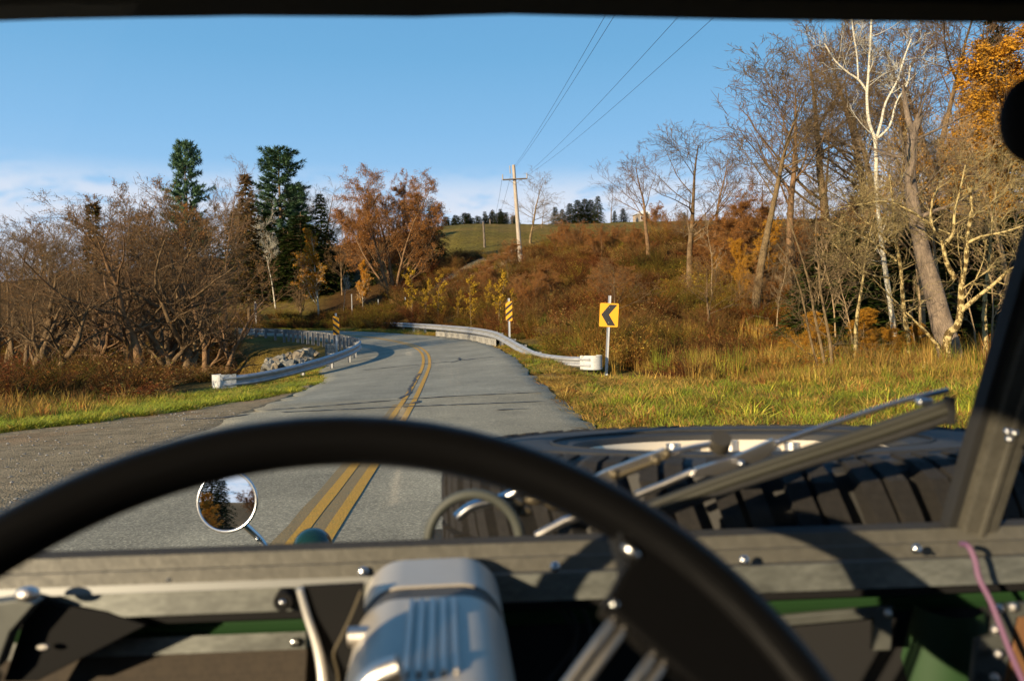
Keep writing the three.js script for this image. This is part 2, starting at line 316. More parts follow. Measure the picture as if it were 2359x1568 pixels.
// the gravel pull-off on the left
const gravelEdge = (z) => { // world x of the grass line, for z behind -22
  const k = [[10, -13], [0, -12.0], [-6, -10.6], [-10, -9.5], [-13, -8.5], [-15.5, -7.3], [-18, -6.55], [-20, -6.05], [-22, -5.75], [-24, -5.55]];
  if (z >= 10) return -13; for (let i = 0; i < k.length - 1; i++) if (z <= k[i][0] && z >= k[i + 1][0]) return lerp(k[i][1], k[i + 1][1], (z - k[i][0]) / (k[i + 1][0] - k[i][0])); return -5.55;
};
{
  const G = new Build(true), n = 34;
  let rows = 0;
  for (let z = 8; z >= -24; z -= .3, rows++) {
    const q = stations.reduce((a, b) => (Math.abs(b.p.z - z) < Math.abs(a.p.z - z) && b.p.z > -30 ? b : a)), inner = q.p.x - HALF + .12, outer = gravelEdge(z) + .35 * sn(z * .5, 3) + .15 * sn(z * 2, 5);
    for (let i = 0; i <= n; i++) {
      const x = lerp(inner, Math.min(outer, inner - .02), i / n), y = i === 0 ? roadPoint(q, -HALF + .12).y - .02 : Math.max(ground(x, z), -9) + .075;
      const v = 1 + .16 * fbm(x * .9, z * .9, 3), rust = smooth(.05, .5, fbm(x * .5 + 4, z * .5, 3) + (i / n - .6) * .9);
      G.vert(x, y, z, 0, 1, 0, x, z, [v * lerp(1, 1.0, rust), v * lerp(.97, .85, rust), v * lerp(.9, .72, rust)]);
    }
  }
  for (let j = 0; j < rows - 1; j++) for (let i = 0; i < n; i++) { const a = j * (n + 1) + i; G.i.push(a, a + n + 1, a + 1, a + 1, a + n + 1, a + n + 2); }
  const geo = G.geo(); geo.computeVertexNormals();
  const gm = texture(512, (x, y, i) => { const v = .53 + (nB[i] - .5) * .28 + (nA[i] - .5) * .2; return [v * 1.06, v, v * .9]; }, true, [1 / 1.5, 1 / 1.5]);
  tag(part('gravel_shoulder', geo, matte([.92, .84, .68], .95, { map: gm, vertexColors: true, bumpMap: grainBump, bumpScale: .02 })), 'packed gravel pull-off beside the left lane', undefined, undefined, 'structure');
}

// ───────────── guardrails ─────────────
const galvMap = texture(256, (x, y) => { const i = (y * 2) * 512 + x * 2, v = .86 + (nA[i] - .5) * .3 + (nB[i] - .5) * .18; return [v, v, v * 1.01]; }, true);
M.galv = std([.50, .51, .51], .5, .4, { map: galvMap });
M.post = std([.33, .335, .33], .6, .35, { map: galvMap });
M.concrete = std([.42, .40, .35], .9, 0, { map: mottled, bumpMap: grainBump, bumpScale: .01 });
M.spotMap = texture(256, (x, y) => { const i = (y * 2) * 512 + x * 2, d = smooth(.62, .68, nA[i] * .5 + nB[i] * .5), v = .86 + (nA[i] - .5) * .2; return [lerp(v, .38, d), lerp(v, .34, d), lerp(v, .28, d)]; });
M.whiteEnd = std([.66, .67, .65], .55, .0, { map: M.spotMap });
function beamSweep(path, side, profile) { // profile: [out, up] closed loop; side: +1 pushes the corrugation to the right of the path
  const B = new Build(); let s = 0;
  const P = path, n = P.length, K = profile.length;
  for (let i = 0; i < n; i++) {
    const t = P[Math.min(i + 1, n - 1)].clone().sub(P[Math.max(i - 1, 0)]); t.y = 0; t.normalize(); const o = V3(-t.z, 0, t.x).multiplyScalar(side);
    if (i) s += P[i].distanceTo(P[i - 1]);
    let v = 0; for (let k = 0; k <= K; k++) { const [a, b] = profile[k % K]; if (k) v += Math.hypot(a - profile[k - 1][0], b - profile[k - 1][1]); B.vert(P[i].x + o.x * a, P[i].y + b, P[i].z + o.z * a, 0, 0, 0, s * .7, v * 1.5); }
  }
  for (let i = 0; i < n - 1; i++) for (let k = 0; k < K; k++) { const a = i * (K + 1) + k; side > 0 ? B.i.push(a, a + K + 1, a + 1, a + 1, a + K + 1, a + K + 2) : B.i.push(a, a + 1, a + K + 1, a + 1, a + K + 2, a + K + 1); }
  const g = B.geo().toNonIndexed(); g.computeVertexNormals(); return g;
}
const wOuter = [[0, -.155], [.012, -.148], [.078, -.108], [.083, -.085], [.076, -.062], [.012, -.018], [.008, 0], [.012, .018], [.076, .062], [.083, .085], [.078, .108], [.012, .148], [0, .155]];
wOuter.forEach((p) => { p[1] *= 1.12; });
const wBeam = [...wOuter, ...wOuter.slice().reverse().map(([a, b]) => [a - .006, b * .985])];
function guardrail(name, label, keys, side, postSpots, endAt, blocks) {
  const base = at(...keys[0]); base.y = ground(base.x, base.z);
  const rail = thing(name, label, 'guardrail', [base.x, base.y, base.z]);
  const c = new THREE.CatmullRomCurve3(keys.map(([px, py, d]) => { const p = at(px, py, d); p.y -= .155; return p.sub(base); }), false, 'centripetal');
  const pts = c.getSpacedPoints(120);
  part('beam', beamSweep(pts, side, wBeam), M.galv, rail);
  // rounded end shoe
  const t = pts[1].clone().sub(pts[0]); t.y = 0; t.normalize(); const o = V3(-t.z, 0, t.x).multiplyScalar(side), r = .25, arc = [];
  for (let k = 0; k <= 20; k++) { const a = k / 20 * 3.6 - .15; arc.push(pts[0].clone().addScaledVector(t, .35 - .35 * Math.min(1, k / 3) - Math.sin(a) * r).addScaledVector(o, .06 - r + Math.cos(a) * r)); }
  part('end_shoe', beamSweep(arc, side, [[0, -.225], [.008, -.225], [.008, .225], [0, .225]]), M.whiteEnd, rail);
  const len = c.getLength(), outer = wOuter.map(([a, b]) => [a + .005, b * 1.01]), lap = [...outer, ...wOuter.slice().reverse()];
  for (let s = 3.8; s < len - 1; s += 3.8) part('splice', beamSweep([0, .1, .2, .3].map((k) => c.getPointAt((s + k) / len)), side, lap), M.galv, rail);
  postSpots.forEach((u) => {
    const p = c.getPointAt(u), tt = c.getTangentAt(u); tt.y = 0; tt.normalize(); const oo = V3(-tt.z, 0, tt.x).multiplyScalar(side);
    const gy = Math.max(ground(p.x + base.x, p.z + base.z) - base.y - .3, p.y - (u > .33 && u < .72 ? .62 : 1.2)), top = p.y + .13, h = Math.max(.4, top - gy), ang = Math.atan2(oo.x, oo.z);
    const post = mergeGeometries([box(.10, h, .008, 0, 0, .07), box(.10, h, .008, 0, 0, -.07), box(.007, h, .132)]);
    const m = part('post', post, M.post, rail); m.position.set(p.x - oo.x * .21, top - h / 2, p.z - oo.z * .21); m.rotation.y = ang;
    const bl = part('spacer_block', box(.09, .3, .12), M.post, rail); bl.position.set(p.x - oo.x * .07, p.y, p.z - oo.z * .07); bl.rotation.y = ang;
  });
  if (blocks) for (const [px, py, d, w, h, dd, turn] of blocks) { const p = at(px, py, d).sub(base), m = part('concrete_block', rbox(w, h, dd, .02), M.concrete, rail); m.position.copy(p); m.rotation.y = turn; }
  return rail;
}
const postRow = (a, b, n) => Array.from({ length: n }, (_, i) => lerp(a, b, i / (n - 1)));
guardrail('guardrail', 'galvanized guardrail with white rounded end on the left roadside, in shade',
  [[512, 868, 24], [560, 864, 24.4], [640, 850, 25.8], [720, 830, 28], [780, 811, 30.6], [815, 797, 33], [828, 786, 36], [818, 778.5, 39], [790, 772, 42.5], [750, 766.5, 46], [705, 762, 50], [655, 758.5, 55], [600, 756.5, 60], [540, 756, 65]], 1,
  [.03, .09, .15, .21, .27, ...postRow(.34, .72, 15), ...postRow(.77, .98, 5)], 0, [[761, 806, 38, .42, .55, .35, .5]]);
guardrail('guardrail', 'bright galvanized guardrail with blunt white end along the right roadside',
  [[1362, 824, 25.5], [1300, 821.5, 26.2], [1245, 814, 27.6], [1205, 797, 30], [1170, 778, 33.4], [1140, 764, 37], [1090, 755, 42], [1045, 751, 46.5], [1005, 748, 51], [940, 744.5, 60], [905, 743, 66], [876, 741, 72]], -1,
  [.03, .07, .12, .17, ...postRow(.24, .56, 13), .64, .72, .8, .88, .96]);
// kerb of the bridge under the right rail
{
  const a = at(1146, 792, 36.5), o = thing('bridge_kerb', 'low pale concrete bridge kerb under the right guardrail', 'kerb', [a.x, a.y - .3, a.z]);
  const P = [[1146, 781.5, 36.5], [1100, 773.5, 41], [1052, 767, 46], [1006, 763, 51]].map((k) => at(...k).sub(o.position));
  part('kerb_stone', beamSweep(new THREE.CatmullRomCurve3(P).getSpacedPoints(30), -1, [[-.28, -.45], [.07, -.45], [.07, -.015], [.055, 0], [-.28, 0]]), M.concrete, o);
}

// ───────────── signs ─────────────
M.yellow = std([.74, .335, .004], .5, 0); M.signBlack = std([.012, .012, .012], .5, 0); M.alu = std([.55, .56, .57], .42, .7);
const plate = (w, h, r, d) => { const s = new THREE.Shape(); s.moveTo(-w / 2 + r, -h / 2); s.lineTo(w / 2 - r, -h / 2); s.absarc(w / 2 - r, -h / 2 + r, r, -Math.PI / 2, 0); s.lineTo(w / 2, h / 2 - r); s.absarc(w / 2 - r, h / 2 - r, r, 0, Math.PI / 2); s.lineTo(-w / 2 + r, h / 2); s.absarc(-w / 2 + r, h / 2 - r, r, Math.PI / 2, Math.PI); s.lineTo(-w / 2, -h / 2 + r); s.absarc(-w / 2 + r, -h / 2 + r, r, Math.PI, Math.PI * 1.5); return new THREE.ExtrudeGeometry(s, { depth: d, bevelEnabled: false, curveSegments: 5 }); };
const polyPlate = (pts, d, z) => new THREE.ExtrudeGeometry(new THREE.Shape(pts.map(([x, y]) => new THREE.Vector2(x, y))), { depth: d, bevelEnabled: false }).translate(0, 0, z);
function channelPost(len) { return mergeGeometries([box(.012, len, .03, -.04, len / 2, 0), box(.012, len, .03, .04, len / 2, 0), box(.08, len, .005, 0, len / 2, -.016)]); }
{
  const c = at(1406, 725, 25.6), base = groundAt(1394, 25.8), o = thing('chevron_sign', 'yellow sign with black chevron pointing left beside the right guardrail end', 'road sign', [base.x, base.y - .2, base.z]);
  const H = c.y - o.position.y; o.rotation.set(0, -.10, -.062);
  part('post', channelPost(H + .62), M.alu, o);
  const face = part('sign_face', plate(.60, .76, .045, .004), M.yellow, o); face.position.set(0, H, .022);
  part('chevron', polyPlate([[-.245, .01], [.01, .335], [.255, .335], [.0, .01], [.215, -.335], [-.03, -.335]], .002, .0045), M.signBlack, face);
  for (const y of [.24, -.24]) part('bolt', new THREE.SphereGeometry(.012, 8, 6).translate(0, y, .008), M.alu, face);
}
function marker(label, px, py, d, dir, turn) {
  const c = at(px, py, d), gy = ground(c.x, c.z) - .2, o = thing('object_marker', label, 'road sign', [c.x, gy, c.z], turn, 'bridge object markers'), H = c.y - gy;
  part('post', channelPost(H + .6), M.alu, o);
  const f = part('sign_face', plate(.305, .914, .03, .004), M.yellow, o); f.position.set(0, H, .022);
  const w = .30, h = .90, step = .30;                                                       // sloping black bars, cut to the panel
  for (let k = -1; k < 5; k++) {
    const y0 = -h / 2 + k * step + .02, t = .135;
    const line = (x, off) => y0 + off + dir * .85 * x;
    const cl = (pts) => pts.map(([x, y]) => [x, clamp(y, -h / 2, h / 2)]);
    const p = []; const n = 12;
    for (let i = 0; i <= n; i++) { const x = -w / 2 + w * i / n; p.push([x, line(x, 0)]); }
    for (let i = n; i >= 0; i--) { const x = -w / 2 + w * i / n; p.push([x, line(x, t)]); }
    const q = cl(p); const ys = q.map((v) => v[1]); if (Math.max(...ys) - Math.min(...ys) < .03) continue;
    part('black_bar', polyPlate(q, .002, .0045), M.signBlack, f);
  }
}
marker('yellow and black striped marker, bars falling to the right, beyond the left guardrail', 774, 749.5, 39.5, -1, .12);
marker('yellow and black striped marker, bars falling to the left, behind the right guardrail', 1172.5, 716.5, 37.5, 1, -.05);
function edgeSign(label, px, pyTop, pyBot, d, w, h, lean) {
  const b = at(px, pyBot, d), t = at(px, pyTop, d), gy = Math.min(b.y, ground(b.x, b.z)) - .2, o = thing('sign_post', label, 'sign post', [b.x, gy, b.z]); o.rotation.z = lean;
  part('post', channelPost(t.y - gy), M.alu, o);
  const f = part('sign_back', plate(w, h, .03, .004), M.alu, o); f.position.set(0, t.y - gy - h / 2 - .25, -.03); f.rotation.y = 1.45;
}
edgeSign('grey sign post with its panel seen edge-on, by the far bend', 938, 684, 745, 78, .6, .9, .06);
edgeSign('dark sign post seen edge-on in front of the green lawn', 590, 692, 748, 76, .6, .9, .02);
for (const [px, t, b, d, l] of [[811, 678, 735, 84, 'thin grey stake between the two yellow saplings'], [872, 690, 738, 84, 'thin grey stake right of the narrow yellow sapling']]) {
  const p = at(px, b, d), q = at(px, t, d), gy = ground(p.x, p.z) - .2, o = thing('stake', l, 'stake', [p.x, gy, p.z]); part('shaft', box(.09, q.y - gy, .06, 0, (q.y - gy) / 2, 0), M.post, o); part('cap', box(.11, .03, .08, 0, q.y - gy + .016, 0), M.post, o);
}

// ───────────── power line ─────────────
M.poleWood = std([.74, .67, .58], .85, 0, { map: texture(256, (x, y) => { const v = .75 + (nB[((y >> 3) * 2 & 511) * 512 + (x * 2 & 511)] - .5) * .5; return [v, v * .97, v * .93]; }) });
M.greyWood = std([.25, .21, .17], .9, 0, { map: barkMap });
M.wire = std([.02, .02, .022], .6, .2); M.insulator = std([.28, .25, .22], .4, 0);
const poleTop = at(1183, 380, 82), poleFoot = at(1201, 622, 82); poleFoot.y = Math.min(poleFoot.y, ground(poleFoot.x, poleFoot.z)) - .4;
{
  const o = thing('utility_pole', 'tall pale wooden utility pole with crossarm leaning left on the brushy hillside', 'utility pole', poleFoot.toArray()), d = poleTop.clone().sub(poleFoot);
  const pts = Array.from({ length: 9 }, (_, i) => d.clone().multiplyScalar(i / 8)); part('shaft', tubeGeo(pts, pts.map((_, i) => .25 - .09 * i / 8), 14), M.poleWood, o);
  const la = at(1158, 414, 81.7).sub(poleFoot), ra = at(1214, 411, 81.7).sub(poleFoot);
  part('crossarm', tubeGeo([la, ra], .075, 4), M.greyWood, o);
  const mid = d.clone().multiplyScalar(.82), a = la.clone().lerp(ra, .22), b = la.clone().lerp(ra, .78);
  part('brace', tubeGeo([a, mid.clone().add(V3(0, 0, .2))], .025, 5), M.post, o); part('brace', tubeGeo([b, mid.clone().add(V3(0, 0, .2))], .025, 5), M.post, o);
  for (const p of [la, ra]) part('insulator_pin', tubeGeo([p.clone(), p.clone().add(V3(0, .55, 0))], [.07, .05], 8), M.insulator, o);
  part('top_pin', tubeGeo([d.clone().add(V3(-.35, -.9, .2)), d.clone().add(V3(-.38, -.1, .2))], .05, 8), M.insulator, o);
}
function wire(label, a, b, sag, r = .009) {
  const pts = Array.from({ length: 33 }, (_, i) => { const t = i / 32, p = a.clone().lerp(b, t); p.y -= sag * 4 * t * (1 - t); return p; });
  const m = part('overhead_wire', tubeGeo(pts.map((p) => p.clone().sub(a)), r, 5), M.wire); m.position.copy(a); tag(m, label, 'wire', 'overhead wires');
}
{
  const through = (a, px, py, d, label, sag) => { const q = at(px, py, d), e = a.clone().add(q.clone().sub(a).multiplyScalar(1.38)); e.y += sag * .9; wire(label, a, e, sag, .008); };
  through(at(1184, 384, 82), 1395, 30, 26, 'leftmost overhead wire rising from the pole top', .45);
  through(at(1188, 384, 82), 1417, 30, 26, 'overhead wire just right of the leftmost one', .35);
  through(at(1214, 400, 82), 1563, 33, 26, 'third overhead wire from the left', .5);
  through(at(1214, 404, 82), 1641, 37, 26, 'rightmost of the overhead wires', .6);
  wire('thin wire running down from the crossarm to the far line poles', at(1158, 402, 82), at(1133, 510, 150), 1.2, .014);
  wire('thin wire from the pole pin down to the far line poles', at(1176, 405, 82), at(1137, 508, 150), 1.2, .014);
}
for (const [px, t, b, d, l, arm] of [[1116.5, 511, 590, 118, 'slim wooden line pole standing left of the tall utility pole', 0], [1131, 505, 560, 150, 'farther line pole with a short crossarm below the hill crest', 1]]) {
  const p = at(px, b, d), q = at(px, t, d); p.y = Math.min(p.y, ground(p.x, p.z)) - .3; const o = thing('line_pole', l, 'utility pole', p.toArray());
  part('shaft', tubeGeo([V3(0, 0, 0), V3(0, (q.y - p.y) * .5, 0), V3(-.1, q.y - p.y, 0)], [.2, .17, .14], 8), M.greyWood, o); if (arm) { part('crossarm', box(2.6, .14, .12, .9, (q.y - p.y) * .66, .18), M.greyWood, o); part('insulator_pin', box(.12, .5, .12, 2.1, (q.y - p.y) * .66 + .3, .18), M.insulator, o); }
}

// ───────────── trees ─────────────
M.bark = matte([.34, .245, .15], .95, { map: barkMap, bumpMap: grainBump, bumpScale: .02 });
M.redBark = matte([.40, .26, .155], .95, { map: barkMap, bumpMap: grainBump, bumpScale: .02 });
M.greyBark = matte([.40, .30, .175], .95, { map: barkMap, bumpMap: grainBump, bumpScale: .02 });
M.lichen = matte([.66, .545, .36], .95, { map: lichenMap, bumpMap: grainBump, bumpScale: .015 });
M.paleBark = matte([.60, .46, .29], .95, { map: barkMap });
M.birch = std([.74, .68, .58], .7, 0, { map: birchMap });
const leafMat = (extra = {}) => new THREE.MeshPhysicalMaterial({ color: 0xffffff, vertexColors: true, roughness: .85, specularIntensity: .2, transmission: .3, thickness: 0, side: THREE.DoubleSide, ...extra });
M.leaf = leafMat(); M.needle = matte(0xffffff, .8, { vertexColors: true, side: THREE.DoubleSide });
const tint = (rnd, a, b, spread = .25) => { const t = rnd(), k = 1 + (rnd() - .5) * spread * 2; return a.map((v, i) => lerp(v, b[i], t) * k); };
const perp = (d, rnd) => { const v = V3(rnd() - .5, rnd() - .5, rnd() - .5); return v.addScaledVector(d, -v.dot(d)).normalize(); };

function grow(wood, leaves, o, rnd, p0 = V3(0, 0, 0), d0 = V3(0, 1, 0), len0 = o.h, r0 = o.r, lv0 = 0) {
  const br = (p, d, len, r, lv) => {
    const n = o.seg[lv], pts = [p], rad = [r]; let q = p.clone(); const dir = d.clone(), end = r * o.taper[lv];
    for (let i = 0; i < n; i++) { dir.x += (rnd() - .5) * o.wander[lv]; dir.y += (rnd() - .5) * o.wander[lv] + o.up[lv]; dir.z += (rnd() - .5) * o.wander[lv]; dir.normalize(); q = q.clone().addScaledVector(dir, len / n); pts.push(q); rad.push(lerp(r, end, (i + 1) / n)); }
    wood.tube(pts, rad, o.sides[lv]);
    sprout(pts, rad, len, lv);
  };
  const sprout = (pts, rad, len, lv) => {
    const n = pts.length - 1;
    if (lv >= o.levels - 1) {
      if (leaves && o.leaf) { const m = o.leaf.n * (.5 + rnd()); for (let k = 0; k < m; k++) { const t = rnd() * n, i = Math.min(n - 1, Math.floor(t)), at2 = pts[i].clone().lerp(pts[i + 1], t - i).add(V3(rnd() - .5, rnd() - .5, rnd() - .5).multiplyScalar(o.leaf.spread)); if (rnd() < o.leaf.keep(at2.y / o.h, rnd)) leaves.leaf(at2, o.leaf.size, rnd, tint(rnd, o.leaf.a, o.leaf.b, .3)); } }
      return;
    }
    const k = Math.round(o.kids[lv] * (.8 + .4 * rnd())), az0 = rnd() * 6.28;
    for (let j = 0; j < k; j++) {
      const t = clamp(lerp(o.start[lv], 1, (j + rnd() * .9) / k), 0, .995), f = t * n, i = Math.min(n - 1, Math.floor(f)), at2 = pts[i].clone().lerp(pts[i + 1], f - i), tan = pts[i + 1].clone().sub(pts[i]).normalize();
      const az = az0 + j * 2.4 + rnd() * .8, ref = perp(tan, () => .5 + .5 * Math.sin(az * (1 + tan.x) + j)), side = ref.applyAxisAngle(tan, az), ang = o.ang[lv] * (.65 + .7 * rnd()) * RAD;
      const d = tan.clone().multiplyScalar(Math.cos(ang)).addScaledVector(side, Math.sin(ang)).normalize(), rr = lerp(rad[i], rad[i + 1], f - i);
      br(at2, d, len * o.ratio[lv] * (1 - o.fall[lv] * t) * (.65 + .7 * rnd()), Math.max(o.thin ?? .005, rr * o.rr[lv] * (.75 + .4 * rnd())), lv + 1);
    }
  };
  if (o.path) { const pts = o.path.map((q) => q.clone()); wood.tube(pts, o.pathR, o.sides[0]); sprout(pts, o.pathR, o.pathLen ?? o.h, 0); } else br(p0, d0, len0, r0, lv0);
}
const bareDefaults = { h: 10, r: .17, levels: 5, seg: [10, 7, 5, 3, 2], sides: [8, 6, 4, 3, 3], taper: [.12, .2, .3, .4, .5], wander: [.16, .30, .38, .4, .4], up: [.02, .07, .05, .03, .02], kids: [14, 7, 5, 4], start: [.28, .22, .15, .1], ang: [48, 44, 42, 42], ratio: [.55, .50, .48, .5], fall: [.62, .4, .3, .2], rr: [.45, .48, .5, .55], thin: .0085 };
const protos = {};
function proto(name, mat, over, seed) {
  const wood = new Build(), leaves = over.leaf ? new Build(true) : null; const o = { ...bareDefaults, ...over };
  grow(wood, leaves, o, rng(seed)); if (over.stems) for (const [x, z, dx, dz, s] of over.stems) grow(wood, leaves, o, rng(seed + 7 + x * 100), V3(x, -.2, z), V3(dx, 1, dz).normalize(), o.h * s, o.r * s);
  const wg = wood.geo(); wg.computeBoundingBox();
  protos[name] = { h: wg.boundingBox.max.y * .985, wood: wg, mat, leaves: leaves ? leaves.geo() : null, leafMat: M.leaf };
}
proto('bare_a', M.bark, {}, 11);
proto('bare_b', M.redBark, { start: [.42, .2, .15, .1], ang: [34, 38, 42, 42], up: [.03, .1, .06, .04, .02] }, 12);
proto('bare_c', M.greyBark, { start: [.2, .15, .1, .1], ang: [58, 46, 42, 42], kids: [17, 7, 5, 4], ratio: [.6, .5, .48, .5] }, 13);
proto('gnarled_a', M.bark, { h: 7, r: .27, wander: [.4, .5, .5, .5, .5], start: [.25, .15, .1, .1], ang: [50, 48, 46, 45], kids: [8, 6, 5, 3], ratio: [.78, .55, .5, .5], rr: [.6, .52, .5, .5], up: [.05, .1, .06, .03, .02], stems: [[.3, .1, .35, .2, .85], [-.25, 0, -.38, .1, .8]], thin: .009, leaf: { n: .5, size: .06, spread: .12, a: [0.391, 0.179, 0.045], b: [0.289, 0.133, 0.038], keep: () => .5 } }, 14);
proto('gnarled_b', M.redBark, { h: 7, r: .2, wander: [.42, .55, .5, .5, .5], start: [.2, .15, .1, .1], ang: [52, 48, 46, 45], kids: [9, 6, 5, 3], ratio: [.74, .55, .5, .5], rr: [.6, .52, .5, .5], up: [.05, .09, .06, .03, .02], stems: [[.3, .1, .4, -.2, .9]], thin: .009, leaf: { n: .8, size: .055, spread: .14, a: [0.357, 0.164, 0.041], b: [0.255, 0.125, 0.034], keep: () => .6 } }, 15);
proto('brown_a', M.redBark, { r: .19, start: [.18, .15, .1, .1], ang: [46, 44, 42, 42], kids: [18, 8, 6, 4], leaf: { n: 12, size: .085, spread: .26, a: [0.391, 0.179, 0.047], b: [0.289, 0.125, 0.034], keep: (y) => .95 - .5 * smooth(.75, 1.05, y) } }, 16);
proto('brown_b', M.bark, { r: .17, leaf: { n: 2.6, size: .065, spread: .22, a: [0.374, 0.203, 0.065], b: [0.281, 0.148, 0.050], keep: () => .8 } }, 17);
proto('orange_a', M.birch, { h: 8, r: .09, start: [.15, .15, .1, .1], ang: [36, 40, 42, 42], ratio: [.34, .5, .5, .5], kids: [20, 6, 5, 3], fall: [.7, .3, .3, .2], leaf: { n: 12, size: .09, spread: .22, a: [0.666, 0.340, 0.028], b: [0.540, 0.230, 0.018], keep: () => .95 } }, 18);
proto('orange_b', M.greyBark, { h: 11, r: .14, start: [.12, .15, .1, .1], ang: [42, 42, 42, 42], ratio: [.36, .5, .5, .5], kids: [20, 7, 5, 3], fall: [.7, .3, .3, .2], leaf: { n: 12, size: .085, spread: .26, a: [0.612, 0.315, 0.028], b: [0.468, 0.221, 0.020], keep: () => .95 } }, 19);
proto('sapling', M.paleBark, { h: 5, r: .035, levels: 4, kids: [12, 5, 4], start: [.3, .2, .1], ang: [40, 40, 40], ratio: [.3, .45, .5] }, 20);
proto('yellow_sapling', M.greyBark, { h: 4, r: .035, levels: 4, kids: [14, 5, 4], start: [0.180, 0.170, 0.050], ang: [32, 40, 40], ratio: [0.270, 0.383, 0.250], leaf: { n: 3.4, size: .11, spread: .14, a: [0.522, 0.340, 0.025], b: [0.414, 0.246, 0.020], keep: () => .8 } }, 21);
proto('dome', M.redBark, { r: .12, start: [.12, .15, .1, .1], ang: [34, 38, 42, 42], kids: [12, 7, 6, 4], ratio: [.42, .5, .48, .5], stems: [[.25, 0, .30, .05, .96], [-.25, .1, -.30, 0, .96], [0, .25, .05, .32, .93], [.05, -.25, 0, -.32, .93], [.2, .2, .5, .3, .78], [-.2, -.2, -.5, -.25, .78]], leaf: { n: 3.6, size: .075, spread: .28, a: [0.442, 0.195, 0.045], b: [0.340, 0.140, 0.034], keep: (y) => .95 - .45 * smooth(.75, 1.0, y) } }, 23);
proto('snag', M.greyBark, { h: 10, r: .15, start: [.55, .2, .15, .1], ang: [44, 42, 42, 42], kids: [13, 8, 6, 4], ratio: [.36, .5, .5, .5], fall: [.3, .3, .3, .2], wander: [.13, .3, .38, .4, .4] }, 22);

function conifer(name, o, seed) {
  const rnd = rng(seed), wood = new Build(), nd = new Build(true), h = o.h;
  const pts = Array.from({ length: 11 }, (_, i) => V3((rnd() - .5) * .12, h * i / 10, (rnd() - .5) * .12)); wood.tube(pts, pts.map((_, i) => lerp(o.r, .02, i / 10)), 7);
  for (let y = h * o.from; y < h * .985; y += o.gap * (.7 + .6 * rnd())) {
    const t = y / h, n = o.n + Math.floor(rnd() * 3), az0 = rnd() * 6.28, tier = 1 + (o.tier ?? 0) * (rnd() - .5);
    for (let k = 0; k < n; k++) {
      const L = o.len(t, rnd) * tier, az = az0 + k / n * 6.28 + rnd() * .5, dx = Math.cos(az), dz = Math.sin(az), P = []; if (L < .12 || rnd() < (o.miss ?? .08)) continue;
      const m = 5; for (let i = 0; i <= m; i++) { const u = i / m; P.push(V3(dx * L * u, y + o.lift(t) * L * u - o.droop * L * u * u + (rnd() - .5) * .05, dz * L * u)); }
      wood.tube(P, P.map((_, i) => lerp(.028, .006, i / m)), 3);
      const steps = Math.max(3, Math.ceil(L / o.step));
      for (let s = 0; s < steps; s++) {
        const u = lerp(o.bare ?? .15, 1.02, (s + rnd()) / steps), f = clamp(u, 0, .999) * m, i = Math.floor(f), c = P[i].clone().lerp(P[i + 1], f - i), w = o.spray * (1.15 - .5 * u) * (.6 + .8 * rnd());
        for (let q = 0; q < o.tuft; q++) {
          const a = az + (rnd() - .5) * 2.6, up = (rnd() - .35) * o.fluff, e = V3(Math.cos(a) * w, up * w - .12 * w, Math.sin(a) * w), sd = V3(-Math.sin(a), (rnd() - .5) * 1.2, Math.cos(a)).multiplyScalar(w * o.thick);
          const b = c.clone().add(e), col = tint(rnd, o.a, o.b, .35);
          nd.tri(c.clone().addScaledVector(e, .15).sub(sd), b, c.clone().addScaledVector(e, .2).add(sd), col);
        }
      }
    }
  }
  protos[name] = { h, wood: wood.geo(), mat: M.bark, leaves: nd.geo(), leafMat: M.needle };
}
conifer('spruce', { h: 12, r: .16, from: .05, gap: .36, n: 6, len: (t, r) => (1 - t) * 2.6 * (.75 + .45 * r()) + .15, lift: () => .1, droop: .38, step: .17, spray: .42, tuft: 4, fluff: .8, thick: .16, a: [0.056, 0.094, 0.025], b: [0.033, 0.061, 0.019] }, 31);
conifer('hemlock', { h: 9, r: .13, from: .02, gap: .30, n: 6, len: (t, r) => Math.pow(1 - t, .7) * 2.7 * (.6 + .6 * r()) + .1, lift: () => .12, droop: .5, step: .16, spray: .45, tuft: 4, fluff: .7, thick: .17, a: [0.076, 0.107, 0.016], b: [0.038, 0.062, 0.013] }, 32);
conifer('white_pine', { h: 18, r: .3, from: .16, gap: .55, n: 6, len: (t, r) => (Math.pow(1 - t, .45) * 3.0 * (.45 + .85 * r()) + .5), tier: .9, lift: (t) => .12 + .5 * t, droop: .1, step: .2, bare: .32, spray: .6, tuft: 15, fluff: 1.6, thick: .11, a: [0.128, 0.214, 0.103], b: [0.070, 0.130, 0.073], miss: .14 }, 33);
conifer('thin_spruce', { h: 12, r: .15, from: .18, gap: .34, n: 6, len: (t, r) => (1 - t) * 2.1 * (.5 + .8 * r()) + .25, lift: () => .12, droop: .35, step: .18, spray: .5, tuft: 6, fluff: 1.0, thick: .17, a: [0.204, 0.100, 0.025], b: [0.051, 0.068, 0.020], miss: .2 }, 34);

function plant(kind, name, label, px, d, pyTop, opt = {}) {
  const b = opt.at ? V3(opt.at[0], ground(opt.at[0], opt.at[1]), opt.at[1]) : groundAt(px, d), pr = protos[kind], sink = opt.sink ?? .15;
  const h = opt.h ?? Math.max(1, at(px, pyTop, d).y - b.y), s = h / pr.h * 1.0;
  const o = thing(name, label, opt.category ?? 'tree', [b.x, b.y - sink, b.z], opt.turn ?? (px * 1.7 % 6.28), opt.group); o.scale.set(s * (opt.wide ?? 1), s, s * (opt.wide ?? 1));
  if (opt.lean) o.rotation.z = opt.lean; if (opt.pitch) o.rotation.x = opt.pitch;
  part('trunk', pr.wood, opt.bark ?? pr.mat, o); if (pr.leaves) part('crown', pr.leaves, opt.leafMat ?? pr.leafMat, o);
  return o;
}
